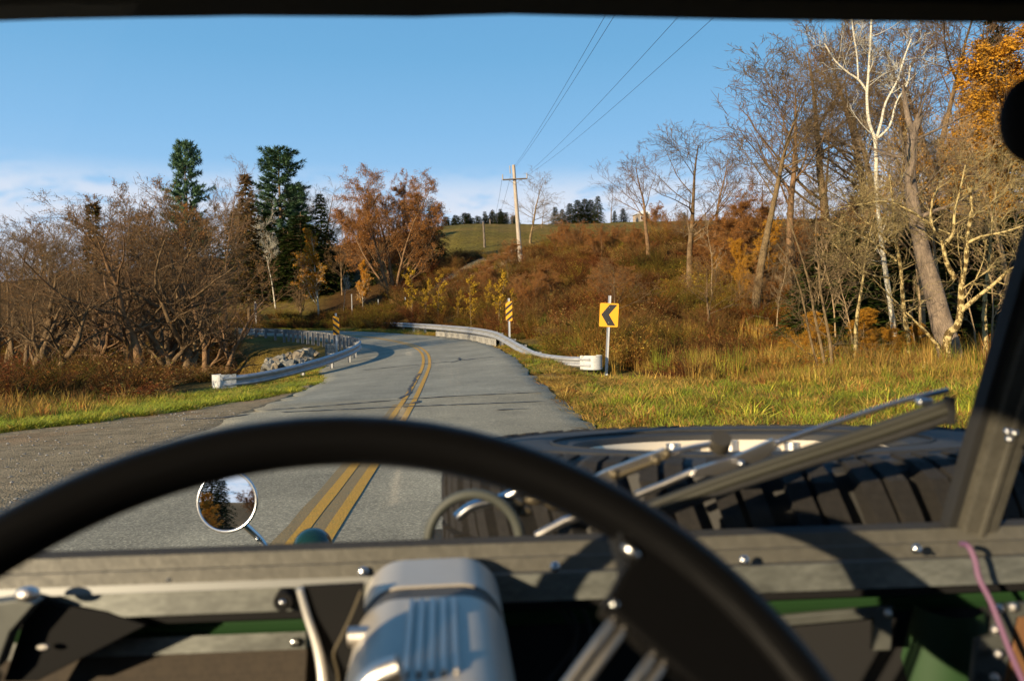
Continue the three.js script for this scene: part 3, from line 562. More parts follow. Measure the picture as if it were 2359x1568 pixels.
// left bank of the stream
plant('gnarled_a', 'gnarled_tree', 'crooked dark bare tree at the left edge, limbs twisting over the brush', 95, 30, 520, { wide: 1.45, turn: 1 });
plant('gnarled_b', 'gnarled_tree', 'tangled old tree left of the white guardrail end with several dark forked stems', 318, 32, 470, { wide: 1.3, turn: 2.1 });
plant('gnarled_a', 'gnarled_tree', 'dark leaning tree just left of the white guardrail end', 425, 33, 455, { wide: 1.25, turn: 4.4 });
plant('gnarled_b', 'gnarled_tree', 'low tangled tree between the left edge and the tangled forked one', 205, 37, 600, { wide: 1.5, turn: 5.2 });
plant('gnarled_b', 'gnarled_tree', 'brown twiggy tree leaning over the stream near the lawn', 478, 38, 560, { wide: 1.1, turn: .4 });
plant('brown_b', 'bare_tree', 'tall pinkish brown tree below the feathery pine top', 425, 46, 405, { wide: 1.0, turn: .7 });
plant('brown_b', 'bare_tree', 'brown twiggy tree left of the pinkish brown one', 290, 44, 425, { wide: 1.05, turn: 2.9 });
plant('bare_b', 'bare_tree', 'pale bare tree reaching above the pine, left of the dark spruce pair', 520, 60, 350, { wide: .9, turn: 1.2 });
plant('bare_c', 'bare_tree', 'thin bare tree near the left edge behind the crooked one', 150, 46, 470, { turn: 2 });
plant('bare_a', 'bare_tree', 'bare tree at the extreme left edge', 18, 42, 500, { turn: 3 });
plant('bare_b', 'bare_tree', 'slender bare tree left of the narrow dark spruce', 95, 52, 490, { turn: 1 });
plant('brown_a', 'bare_tree', 'dense rusty tree in front of the pine trunk', 370, 52, 470, { wide: 1.1, turn: 5.4 });
plant('brown_b', 'bare_tree', 'rusty twiggy tree right of the feathery pine', 475, 50, 470, { wide: 1.1, turn: 3.3 });
plant('thin_spruce', 'spruce_tree', 'narrow dark spruce among bare trees at the left', 222, 50, 455, { leafMat: M.needle, wide: .8 });
plant('white_pine', 'pine_tree', 'feathery dark pine top rising above the left bare trees', 437, 66, 330, { wide: .75, turn: 1 });
plant('thin_spruce', 'spruce_tree', 'half dead reddish spruce left of the tall blue-green pine', 574, 78, 392, { wide: .95 });
{ const r = rng(92); for (let k = 0; k < 10; k++) { const px = lerp(-10, 400, (k + r()) / 10); plant(['bare_c', 'bare_a', 'brown_b', 'bare_b'][k % 4], 'bank_tree', 'bare twiggy tree standing behind the crooked trees of the left bank', px, lerp(40, 54, r()), lerp(415, 500, r()) + (px < 120 ? 35 : 0), { wide: 1.25, turn: px * 3, group: 'bare trees behind the left bank' }); }
  for (let k = 0; k < 7; k++) { const px = lerp(470, 790, (k + r()) / 7); plant(['bare_b', 'brown_b', 'bare_c'][k % 3], 'edge_tree', 'bare or rusty tree mixed with the pines beyond the lawn', px, lerp(117, 126, r()), lerp(390, 480, r()), { wide: 1.35, turn: px * 3, group: 'trees among the pines beyond the lawn' }); }
  for (let k = 0; k < 8; k++) { const px = lerp(550, 780, (k + r()) / 8); plant('hemlock', 'dark_hemlock', 'broad dark hemlock in the evergreen clump round the tall pine', px, lerp(99, 107, r()), lerp(470, 580, r()), { wide: 1.7, turn: px * 3, group: 'evergreen clump round the pine' }); } }
// past the lawn
plant('white_pine', 'pine_tree', 'tall blue-green pine standing on the lawn edge', 652, 108, 345, { wide: 1.3, turn: 2.2 });
plant('white_pine', 'pine_tree', 'lower dark pine close behind the tall blue-green pine', 690, 116, 430, { wide: 1.05, turn: 4.2 });
for (const [px, d, top, l] of [[598, 106, 545, 'dark hemlock under the tall pine, left'], [650, 105, 560, 'dark hemlock under the tall pine, middle'], [700, 106, 540, 'dark hemlock under the tall pine, right'], [562, 104, 575, 'bushy dark hemlock at the left end of the lawn edge'], [745, 110, 438, 'pointed spruce between the pine and the round brown tree']])
  plant('hemlock', 'hemlock_tree', l, px, d, top, { wide: l.includes('pointed') ? .8 : 1.15 });
plant('snag', 'birch_tree', 'thin white birch leaning in front of the dark hemlocks', 636, 92, 470, { bark: M.birch, lean: .14, wide: .7 });
plant('orange_a', 'birch_tree', 'orange leaved birch by the far bend', 735, 84, 528, { wide: 1.0, turn: 1 });
plant('orange_a', 'birch_tree', 'narrow bright yellow sapling by the far bend', 836, 85, 598, { wide: .8, turn: 3 });
plant('gnarled_a', 'bare_tree', 'small forked bare tree left of the orange birch', 692, 86, 640, { turn: 2 });
plant('dome', 'beech_tree', 'broad round tree with coppery brown leaves beyond the bend', 908, 92, 374, { wide: 1.3, turn: .5 });
plant('brown_a', 'beech_tree', 'coppery tree at the right shoulder of the broad round tree', 962, 97, 392, { wide: .85, turn: 2.4 });
plant('brown_a', 'beech_tree', 'coppery tree at the left shoulder of the broad round tree', 850, 98, 450, { wide: 1.0, turn: 4 });
plant('bare_b', 'bare_tree', 'thin grey bare tree between the pointed spruce and the round tree', 793, 102, 438, { wide: .9, turn: 1 });
plant('brown_b', 'bare_tree', 'low reddish tree under the thin grey bare tree', 790, 96, 545, { wide: 1.2, turn: 5 });
for (const [px, d, top, l] of [[800, 100, 590, 'dark spruce behind the yellow sapling'], [860, 98, 575, 'dark spruce below the broad round tree, left'], [915, 100, 570, 'dark spruce below the broad round tree, middle'], [965, 99, 540, 'dark spruce below the broad round tree, right'], [1000, 104, 468, 'dark spruce against the pasture at the wood\'s right end'], [1022, 106, 560, 'short dark spruce at the foot of the pasture']])
  plant('hemlock', 'spruce_tree', l, px, d, top, { wide: 1.25, turn: px });
{ const r = rng(95); for (let k = 0; k < 13; k++) { const px = lerp(545, 1035, (k + r()) / 13); plant('hemlock', 'backdrop_hemlock', 'dark hemlock in the shadowed wood between the lawn and the pasture', px, lerp(112, 124, r()), lerp(560, 615, r()), { wide: 1.5, turn: px, group: 'dark hemlocks beyond the bend' }); } }
plant('snag', 'bare_tree', 'pale leaning stem beside the far sign post', 905, 82, 615, { lean: .25, wide: .8 });
plant('snag', 'bare_tree', 'thin pale stem left of the narrow yellow sapling', 792, 88, 620, { lean: .12, wide: .6, bark: M.birch });
// hill crest
plant('bare_c', 'bare_tree', 'lone bare tree on the pasture right of the utility pole', 1225, 124, 376, { bark: M.greyBark, wide: 1.35 });
plant('bare_c', 'bare_tree', 'smaller bare tree behind the lone pasture tree', 1252, 140, 448, { wide: 1.0, turn: 4 });
for (const [px, d, top, w] of [[1300, 158, 480, 1.5], [1318, 160, 466, 1.5], [1336, 157, 458, 1.6], [1352, 159, 455, 1.5], [1366, 161, 457, 1.4], [1382, 158, 449, 1.1], [1284, 162, 474, 1.3]]) plant('hemlock', 'crest_spruce', 'dark spruce in the clump on the hill crest right of the lone bare tree', px, d, top, { wide: w * 1.1, group: 'spruce clump on the crest', turn: px });
for (const [px, d, top] of [[1035, 190, 500], [1062, 192, 495], [1085, 188, 488], [1103, 190, 494], [1122, 187, 484], [1140, 190, 480], [1158, 187, 478], [1172, 192, 486]]) plant('spruce', 'crest_conifer', 'small dark conifer in the row along the crest left of the utility pole', px, d, top, { group: 'conifer row on the crest', wide: 1.5, turn: px });
plant('bare_a', 'bare_tree', 'bare tree on the crest right of the spruce clump', 1412, 158, 424, {});
plant('hemlock', 'crest_spruce', 'low dark evergreen right of the bare tree on the crest', 1440, 160, 478, { wide: 1.6 });
plant('brown_a', 'bare_tree', 'small rusty tree beside the house on the crest', 1510, 120, 462, { wide: 1.1 });
plant('brown_b', 'bare_tree', 'brown bush on the crest behind the utility pole', 1185, 160, 487, { wide: 1.4 });
// hillside and wood at the right
plant('bare_b', 'bare_tree', 'airy bare tree with upright limbs high on the brushy slope', 1495, 60, 318, { wide: 1.5, turn: 2.5, lean: .03 });
plant('bare_a', 'bare_tree', 'bare tree right of the airy one with a kinked trunk', 1590, 50, 285, { wide: 1.5, turn: 1.1, lean: .08 });
plant('bare_b', 'bare_tree', 'slim bare tree behind the kinked trunk', 1650, 58, 295, { wide: 1.2, turn: .3 });
plant('snag', 'bare_tree', 'very tall bare tree leaning left against the sky', 1742, 40, 55, { lean: .12, wide: 1.5, turn: 2.2 });
plant('bare_b', 'bare_tree', 'bare tree with reddish twigs left of the white birch', 1830, 44, 40, { wide: 1.35, turn: 1.4, lean: .06 });
plant('bare_a', 'bare_tree', 'broad bare tree just left of the white birch', 1910, 46, -40, { wide: 1.3, turn: 4.1, lean: .05 });
plant('bare_c', 'bare_tree', 'tall straight bare tree right of the white birch', 2110, 42, -160, { wide: 1.15, turn: 3.1, bark: M.bark });
plant('bare_b', 'bare_tree', 'tall bare tree farther right with many upright twigs', 2180, 45, -120, { wide: 1.2, turn: .2 });
plant('bare_a', 'bare_tree', 'bare tree behind the birch fork', 2010, 50, -20, { wide: 1.2, turn: 5.2 });
for (const [px, d, top, w, l] of [[2235, 40, 205, .9, 'narrow golden tree left of the interior mirror'], [2325, 37, 85, 1.35, 'tall golden tree at the top right corner'], [2385, 38, 40, 1.3, 'golden tree cut by the right edge'], [2280, 42, 300, 1.2, 'low golden tree behind the right wood']]) plant('orange_b', 'golden_tree', l, px, d, top, { wide: w, turn: px });
for (const [px, d, top, w, l] of [[1705, 44, 545, 1.0, 'orange leaved young tree on the slope right of the kinked trunk'], [1770, 41, 500, 1.0, 'orange young tree below the tall leaning one'], [1690, 50, 500, 1.1, 'rusty young tree upslope of the orange ones']]) plant('orange_b', 'young_tree', l, px, d, top, { wide: w, turn: px, bark: M.greyBark });
plant('brown_b', 'young_tree', 'russet tree behind the slope, left of the reddish bare tree', 1760, 56, 380, { wide: 1.25, turn: 1 });
plant('brown_b', 'young_tree', 'russet tree behind the slope under the reddish bare tree', 1850, 54, 400, { wide: 1.25, turn: 3 });
plant('brown_a', 'young_tree', 'rust coloured tree behind the birch trunk', 1935, 56, 420, { wide: 1.1, turn: 5 });
for (const [px, d, top, w, l] of [[1725, 48, 430, 1.1, 'copper tree upslope of the orange young trees'], [1800, 50, 440, 1.1, 'copper tree behind the orange young tree below the tall leaning one'], [1870, 48, 470, 1.1, 'copper tree left of the dark hemlocks'], [1655, 55, 500, 1.0, 'low copper tree right of the kinked trunk'], [1760, 40, 590, 1.1, 'low copper bush at the foot of the orange young trees'], [1840, 36, 640, 1.1, 'low copper bush left of the three thin stems']]) plant('brown_a', 'copper_tree', l, px, d, top, { wide: w * 1.15, turn: px });
const dark = 'dark hemlocks inside the right wood';
for (const [px, d, top, w] of [[1868, 31, 590, 1.5], [1915, 31, 520, 1.8], [1970, 30, 500, 1.9], [2030, 31, 480, 1.9], [2090, 30, 470, 1.9], [2140, 31, 455, 1.9], [2200, 30, 470, 1.9], [2255, 31, 490, 1.9], [2310, 30, 480, 1.9], [2370, 31, 460, 1.9], [1935, 44, 470, 1.2], [2120, 46, 400, 1.2], [2230, 47, 430, 1.2], [2330, 46, 440, 1.2]]) plant('hemlock', 'wood_hemlock', 'dark hemlock filling the shade of the right-hand wood', px, d, top, { wide: w, group: dark, turn: px });
plant('spruce', 'spruce_tree', 'dark spruce top at the upper right behind golden leaves', 2300, 60, 20, { wide: 1.1 });
plant('spruce', 'spruce_tree', 'dark spruce showing between bare limbs left of the birch fork', 1985, 60, 330, { wide: .9 });
for (const [px, d, top] of [[1640, 44, 470], [1790, 33, 560], [1965, 27, 560], [2035, 30, 540], [2110, 26, 600], [2250, 26, 520], [2285, 25, 470], [2330, 27, 430], [2145, 30, 470], [2230, 30, 420], [1880, 30, 520], [1925, 29, 500], [2375, 25, 420]]) plant('sapling', 'thin_sapling', 'slender upright bare sapling in the right-hand wood', px, d, top, { wide: 1.25, group: 'saplings in the right wood', turn: px * 3 });
for (const [px, d, top, l] of [[1010, 60, 630, 'yellow leaved sapling nearest the far end of the right guardrail'], [950, 66, 612, 'pale yellow sapling behind the far guardrail'], [1085, 54, 632, 'yellow leaved sapling left of the right striped marker'], [1150, 48, 618, 'tall yellow sapling behind the right striped marker'], [1055, 60, 665, 'low yellow sapling on the bank'], [1185, 50, 660, 'small yellow sapling right of the tall one'], [2330, 24, 700, 'yellow leaved shrub at the right wood edge'], [1125, 60, 640, 'yellow sapling below the farm lane'], [980, 64, 640, 'yellow sapling beside the pale one']]) plant('yellow_sapling', 'yellow_sapling', l, px, d, top, { category: 'sapling', wide: 1.3, turn: px });

{ const r = rng(96); for (let k = 0; k < 5; k++) { const px = lerp(2030, 2230, (k + r()) / 5); plant(['bare_b', 'bare_a', 'bare_c'][k % 3], 'wood_tree', 'tall bare tree among those rising above the right-hand wood', px, lerp(44, 60, r()), lerp(-80, 260, r()), { wide: 1.25, turn: px * 3, group: 'bare trees above the right wood', bark: k % 2 ? M.redBark : M.greyBark }); } }
{ const r = rng(94); for (let k = 0; k < 5; k++) { const px = lerp(1950, 2400, (k + r()) / 5); plant(['snag', 'bare_b', 'snag'][k % 3], 'pale_tree', 'pale lichen-barked bare tree standing in the front of the right-hand wood', px, lerp(24, 28, r()), lerp(120, 380, r()), { wide: 1.1, turn: px * 5, lean: (r() - .5) * .16, group: 'pale trees in the front of the right wood', bark: k % 3 ? M.paleBark : M.lichen }); }
  for (let k = 0; k < 11; k++) { const px = lerp(1840, 2390, (k + r()) / 11); plant('orange_b', 'rusty_bush', 'waist to head high rusty orange bush between the right-hand trunks', px, lerp(24, 34, r()), lerp(690, 770, r()), { wide: 1.9, turn: px * 5, category: 'bush', group: 'rusty bushes in the right wood' }); } }
const filler = 'brown undergrowth trees of the right wood';
{ const r = rng(97); for (let k = 0; k < 8; k++) { const px = lerp(1690, 2400, (k + r()) / 8), d = lerp(36, 48, r()), top = lerp(430, 640, r()) - (px > 2000 ? 30 : 0), kind = ['brown_b', 'bare_a', 'gnarled_a', 'bare_c', 'brown_b'][k % 5]; plant(kind, 'undergrowth_tree', 'small brown twiggy tree in the tangle of the right-hand wood', px, d, top, { wide: 1.15, group: filler, turn: px * 7 }); } }
{ const r = rng(98); for (let k = 0; k < 9; k++) { const px = lerp(-40, 490, (k + r()) / 9), d = lerp(35, 58, r()), top = lerp(470, 610, r()) - (px > 250 && px < 520 ? 40 : 0), kind = ['bare_a', 'brown_b', 'gnarled_a', 'bare_c', 'gnarled_b'][k % 5]; plant(kind, 'thicket_tree', 'twiggy brown tree in the thicket behind the left stream bank', px, d, top, { wide: 1.2, group: 'thicket at the left', turn: px * 7 }); } }
{ const r = rng(99); for (let k = 0; k < 14; k++) { const px = lerp(1030, 1200, (k + r()) / 14); plant('hemlock', 'crest_conifer', 'small dark conifer in the row along the crest left of the utility pole', px, lerp(180, 196, r()), lerp(486, 503, r()) - (px > 1110 ? 6 : 0), { group: 'conifer row on the crest', wide: 1.5, turn: px }); } for (let k = 0; k < 9; k++) { const px = lerp(1400, 1640, (k + r()) / 9); plant(k % 3 ? 'bare_c' : 'hemlock', 'crest_tree', 'small dark tree on the crest line behind the airy bare trees', px, lerp(150, 175, r()), lerp(470, 492, r()), { group: 'trees along the crest', wide: 1.4, turn: px }); } }
// the trees of the right foreground are modelled one by one
function hero(name, label, keys, mat, over, seed, extra = []) {
  const P = keys.map(([px, py, d]) => at(px, py, d)), base = P[0].clone(); base.y = Math.min(base.y, ground(base.x, base.z)) - .2;
  const o = thing(name, label, 'tree', base.toArray()), rnd = rng(seed), wood = new Build(), tw = new Build();
  const limb = (ks, r0, r1, opt, into) => {
    const pts = spline(ks.map(([px, py, d]) => at(px, py, d).sub(base)), ks.length * 4), rad = pts.map((_, i) => lerp(r0, r1, Math.pow(i / (pts.length - 1), .8)) * (1 + .06 * sn(i * .9, seed)));
    grow(into, null, { ...bareDefaults, sides: [10, 5, 4, 3, 3], ...opt, path: pts, pathR: rad, pathLen: opt.pathLen }, rnd);
  };
  const first = keys.map((k) => [...k]); const below = at(...first[0]); if (below.y > base.y + .05) first.unshift([first[0][0], first[0][1] + (below.y - base.y) * FPX / first[0][2], first[0][2]]);
  limb(first, over.r0, over.r1, over, wood); part('trunk', wood.geo(), mat, o);
  for (const e of extra) { const b = new Build(); limb(e.keys, e.r0, e.r1, { ...over, ...e.opt }, b); part('limb', b.geo(), e.mat ?? mat, o); }
  return o;
}
const twiggy = { levels: 4, seg: [8, 6, 4, 3], kids: [7, 6, 4], start: [.35, .15, .1], ang: [55, 46, 42], ratio: [.42, .5, .5], fall: [.3, .3, .2], rr: [.35, .5, .55], wander: [.2, .45, .45, .4], up: [.02, .06, .03, .02], thin: .006 };
hero('leaning_tree', 'massive leaning trunk with rough tan bark at the wood edge', [[2196, 862, 23], [2186, 800, 23], [2168, 735, 23.1], [2152, 670, 23.2], [2132, 600, 23.3], [2118, 540, 23.4], [2104, 470, 23.5], [2098, 400, 23.6], [2102, 320, 23.7], [2120, 265, 23.8]], std([.50, .40, .31], .95, 0, { map: barkMap, bumpMap: grainBump, bumpScale: .05 }), { ...twiggy, r0: .40, r1: .10, pathLen: 6, start: [.62, .15, .1], kids: [6, 6, 5], sides: [14, 5, 4, 3] }, 41,
  [{ keys: [[2110, 330, 23.7], [2092, 270, 23.8], [2082, 200, 23.9]], r0: .12, r1: .05, opt: { pathLen: 3 } }]);
hero('lichen_tree', 'spreading tree with pale lichen-spotted crooked limbs in front of the massive trunk', [[2186, 770, 22], [2205, 752, 22], [2214, 715, 22], [2216, 660, 22], [2226, 600, 22], [2230, 540, 22], [2240, 480, 22], [2232, 420, 22.2]], M.lichen, { ...twiggy, r0: .13, r1: .04, pathLen: 4.2, kids: [7, 6, 4], ratio: [.5, .5, .5], wander: [.3, .6, .55, .5] }, 42, [
  { keys: [[2212, 720, 22], [2245, 690, 21.8], [2290, 655, 21.6], [2330, 620, 21.4], [2390, 590, 21.2]], r0: .075, r1: .03, opt: { pathLen: 3.5 } },
  { keys: [[2228, 560, 22], [2262, 545, 21.8], [2310, 535, 21.7], [2375, 515, 21.5]], r0: .05, r1: .02, opt: { pathLen: 3 } },
  { keys: [[2200, 640, 22.1], [2180, 600, 22], [2172, 560, 22], [2148, 520, 22], [2148, 470, 22], [2160, 430, 22]], r0: .075, r1: .025, opt: { pathLen: 3.5 } },
  { keys: [[2172, 565, 22], [2195, 540, 22], [2200, 490, 22], [2212, 440, 22], [2225, 380, 22]], r0: .055, r1: .02, opt: { pathLen: 3 } },
  { keys: [[2150, 520, 22], [2105, 490, 22], [2050, 465, 22], [1985, 470, 22], [1930, 480, 22]], r0: .045, r1: .015, opt: { pathLen: 4 } },
  { keys: [[2165, 800, 22], [2130, 760, 22], [2110, 740, 22], [2060, 690, 22], [2010, 640, 22]], r0: .05, r1: .015, opt: { pathLen: 3 } },
]);
hero('birch_tree', 'forked white birch glowing in front of the dark wood', [[2068, 850, 27], [2062, 780, 27], [2052, 700, 27], [2040, 620, 27], [2032, 560, 27], [2026, 500, 27], [2020, 430, 27], [2018, 330, 27], [2014, 310, 27]], M.birch, { ...twiggy, r0: .105, r1: .06, pathLen: 4, start: [.4, .15, .1], kids: [6, 6, 4] }, 43, [
  { keys: [[2016, 320, 27], [2002, 275, 27], [1998, 215, 27], [2000, 190, 27], [2004, 130, 27], [2008, 50, 27], [2010, -40, 27]], r0: .06, r1: .03, opt: { pathLen: 4, kids: [9, 6, 4] } },
  { keys: [[1999, 212, 27], [1980, 185, 27], [1952, 165, 27], [1925, 140, 27], [1900, 100, 27]], r0: .04, r1: .02, opt: { pathLen: 3.4 } },
  { keys: [[1978, 185, 27], [1975, 130, 27], [1966, 70, 27], [1960, 10, 27]], r0: .03, r1: .018, opt: { pathLen: 3 } },
  { keys: [[2018, 325, 27], [2030, 285, 27], [2040, 240, 27], [2068, 185, 27], [2085, 130, 27], [2100, 90, 27]], r0: .055, r1: .022, opt: { pathLen: 3.4 } },
  { keys: [[2020, 322, 27], [2050, 290, 27], [2066, 235, 27], [2092, 190, 27], [2098, 150, 27]], r0: .05, r1: .02, opt: { pathLen: 3 } },
]);
hero('young_tree', 'middle of three thin leaning stems at the meadow edge', [[1905, 872, 20.4], [1893, 800, 20.4], [1878, 730, 20.4], [1866, 660, 20.4], [1850, 600, 20.4], [1830, 540, 20.4], [1812, 490, 20.4]], M.greyBark, { ...twiggy, r0: .05, r1: .015, pathLen: 4.2, kids: [10, 6, 4], ratio: [.55, .5, .5], start: [.2, .15, .1], ang: [62, 46, 42], up: [.02, .0, .02, .02] }, 44);
hero('young_tree', 'leftmost of three thin leaning stems at the meadow edge', [[1890, 868, 20.8], [1870, 790, 20.8], [1856, 720, 20.8], [1842, 660, 20.8], [1818, 600, 20.8], [1790, 560, 20.8]], M.greyBark, { ...twiggy, r0: .042, r1: .013, pathLen: 4.2, kids: [10, 6, 4], ratio: [.5, .5, .5], start: [.2, .15, .1], ang: [62, 46, 42], up: [.02, .0, .02, .02] }, 45);
hero('young_tree', 'rightmost and straightest of three thin stems at the meadow edge', [[1918, 874, 20.2], [1914, 800, 20.2], [1902, 730, 20.2], [1890, 660, 20.2], [1886, 600, 20.2], [1880, 540, 20.2], [1884, 470, 20.2]], M.greyBark, { ...twiggy, r0: .055, r1: .014, pathLen: 4.2, kids: [12, 7, 5], ratio: [.45, .5, .5], start: [.3, .15, .1] }, 46);
hero('spotted_tree', 'lichen-spotted stem between the white birch and the massive trunk', [[2098, 850, 25], [2092, 780, 25], [2082, 700, 25], [2076, 620, 25], [2064, 540, 25], [2058, 470, 25], [2050, 400, 25]], M.lichen, { ...twiggy, r0: .10, r1: .03, pathLen: 4.5, kids: [8, 5, 4], ang: [60, 46, 42] }, 47, [
  { keys: [[2066, 600, 25], [2030, 570, 25], [1990, 545, 25], [1930, 520, 25], [1880, 490, 25]], r0: .05, r1: .015, opt: { pathLen: 4 } },
  { keys: [[2052, 560, 25], [2010, 520, 25], [1980, 500, 25], [1945, 450, 25]], r0: .04, r1: .013, opt: { pathLen: 3.4 } },
  { keys: [[2050, 640, 25], [2000, 630, 25], [1950, 590, 25], [1920, 560, 25]], r0: .035, r1: .012, opt: { pathLen: 3 } },
]);
plant('brown_b', 'bare_tree', 'brown twiggy tree whose thin branches sweep over the three thin stems', 1960, 31, 470, { wide: 1.3, turn: 2 });
// a fallen branch in the brush
{ const a = at(1800, 820, 24), b = groundAt(1800, 24), o = thing('fallen_branch', 'dead branch lying low in the brush left of the thin stems', 'branch', b.toArray()); const w = new Build(); w.tube(spline([V3(-.9, .25, 0), V3(0, .35, .1), V3(1.1, .6, 0), V3(1.9, .95, -.2)], 10), Array.from({ length: 11 }, (_, i) => .035 - .002 * i), 5); part('limb', w.geo(), M.greyBark, o); }
for (let k = 0; k < 5; k++) { const b = groundAt(2215 + k * 16, 21 - k * .1), o = thing('fallen_log', 'thin fallen stick in the small woodpile below the massive trunk', 'log', [b.x, b.y + .1 + k * .05, b.z], k * .4, 'sticks below the massive trunk'); part('stick', tubeGeo(spline([V3(-.8, 0, 0), V3(0, .05, .04), V3(.9, .02, 0)], 6), .035, 6), M.greyBark, o); }
// trees behind the vehicle, which the wing mirror shows
for (const [x, z, h, k] of [[-10, 20, 3.2, 'orange_b'], [-15, 24, 2.6, 'brown_a'], [-19, 30, 3.5, 'brown_a'], [-45, 46, 9, 'hemlock'], [-34, 52, 11, 'brown_a'], [-18, 44, 7, 'hemlock'], [-30, 46, 9, 'hemlock'], [-22, 50, 10, 'hemlock'], [-14, 48, 9, 'brown_a'], [-6, 54, 11, 'hemlock'], [2, 52, 9, 'hemlock'], [9, 50, 10, 'hemlock'], [-38, 44, 10, 'hemlock'], [-9, 34, 5, 'orange_b'], [16, 48, 11, 'hemlock'], [-26, 56, 12, 'bare_c']]) plant(k, 'roadside_tree', 'tree behind the vehicle, seen only in the round wing mirror', 0, 0, 0, { at: [x, z], h, wide: 1.4, turn: x, group: 'trees in the mirror' });

// ───────────── brush, grass, stones ─────────────
function scatter(name, label, geos, mat, spots, colors) {
  spots = spots.filter(Boolean); const per = geos.map(() => []); spots.forEach((s, i) => per[i % geos.length].push(s));
  const whole = new THREE.Group(); whole.name = numbered(name); scene.add(whole); tag(whole, label, undefined, undefined, 'stuff');
  geos.forEach((g, k) => {
    if (!per[k].length) return;
    const im = new THREE.InstancedMesh(g, mat, per[k].length), m = new THREE.Matrix4(), q = new THREE.Quaternion(), e = new THREE.Euler();
    per[k].forEach((s, i) => { e.set(s.tx ?? 0, s.a, s.tz ?? 0); q.setFromEuler(e); m.compose(V3(s.x, s.y, s.z), q, V3(s.w, s.h, s.w)); im.setMatrixAt(i, m); im.setColorAt(i, lin(...s.c)); });
    im.name = 'clump'; im.userData.kind = 'stuff'; im.castShadow = im.receiveShadow = true; whole.add(im);
  });
}
const onLane2 = (x, z) => { for (const [a, d] of [[1000, 84], [1045, 88], [1100, 94], [1160, 101], [1215, 108]]) { const p = at(a, 760, d); if ((p.x - x) ** 2 + (p.z - z) ** 2 < 60) return true; } return false; };
{ const r = rng(93); let n = 0; for (let k = 0; k < 400 && n < 34; k++) { const f = 32 + 60 * r(), x = lerp(-6, .4 * f + 2, r()), z = -f, q = nearRoad(x, z); if (q.lat < HALF + 4 || field(x, z) > .1 || (f > 70 && onLane2(x, z))) continue; n++; plant(['brown_b', 'dome', 'bare_c', 'brown_a'][n % 4], 'slope_shrub', 'tall brown shrub standing out of the brush on the right hillside', 0, 0, 0, { at: [x, z], h: 1.8 + 2.2 * r(), wide: 1.5, turn: k, category: 'shrub', group: 'tall shrubs on the hillside' }); } }
function shrubGeo(seed, stems, h, leafN, leafS, twig = 5) {
  const r = rng(seed), B = new Build(true);
  for (let i = 0; i < stems; i++) {
    const a = r() * 6.28, d = r() * .32, lean = .15 + r() * .55, H = h * (.55 + .5 * r()), P = [];
    for (let k = 0; k <= 3; k++) { const t = k / 3; P.push(V3(Math.cos(a) * (d + lean * t * t * H) + (r() - .5) * .08, H * t, Math.sin(a) * (d + lean * t * t * H) + (r() - .5) * .08)); }
    const bark = [.42 + .2 * r(), .33 + .12 * r(), .28 + .1 * r()].map((v) => v * .9); B.tube(P, [.014, .011, .008, .004], 3, bark);
    for (let j = 0; j < twig; j++) { const t = .3 + .7 * r(), f = t * 3, q = Math.min(2, Math.floor(f)), p = P[q].clone().lerp(P[q + 1], f - q), e = p.clone().add(V3(r() - .5, .25 + .5 * r(), r() - .5).multiplyScalar(.32 * h)); B.tube([p, p.clone().lerp(e, .5).add(V3(0, .02, 0)), e], [.006, .005, .003], 3, bark); for (let l = 0; l < leafN; l++) B.leaf(p.clone().lerp(e, .2 + .8 * r()).add(V3(r() - .5, r() - .5, r() - .5).multiplyScalar(.08 * h)), leafS, r, [.8 + .5 * r(), .75 + .45 * r(), .7 + .4 * r()]); }
  }
  return B.geo();
}
const lanePts = spline([[1000, 84], [1045, 88], [1100, 94], [1160, 101], [1215, 108]].map((k) => groundAt(...k)), 30), onLane = (x, z, w) => lanePts.some((p) => (p.x - x) ** 2 + (p.z - z) ** 2 < w * w || (Math.abs(p.x - x) < w * .7 && z - p.z > 0 && z - p.z < 2.6));
const brushGeos = [shrubGeo(51, 30, 1.4, 2, .05), shrubGeo(52, 34, 1.2, 3, .04), shrubGeo(53, 26, 1.7, 1, .06), shrubGeo(54, 40, 1.0, 2, .045, 7), shrubGeo(55, 30, 1.9, 0, .05, 9), shrubGeo(56, 16, 1.3, 6, .05, 6)];
M.brush = new THREE.MeshPhysicalMaterial({ color: 0xffffff, vertexColors: true, roughness: .9, specularIntensity: .1, transmission: .25, thickness: 0, side: THREE.DoubleSide });
const glow = [[0.480, 0.210, 0.032], [0.416, 0.161, 0.027], [0.496, 0.266, 0.042], [0.368, 0.168, 0.034]];
const rust = [[0.304, 0.154, 0.042], [0.258, 0.134, 0.042], [0.342, 0.196, 0.046], [0.274, 0.111, 0.036], [0.251, 0.154, 0.049], [0.380, 0.261, 0.058]], olive = [[0.290, 0.246, 0.038], [0.232, 0.208, 0.036], [0.334, 0.269, 0.046]], tan = [[0.412, 0.289, 0.101], [0.365, 0.250, 0.085]];
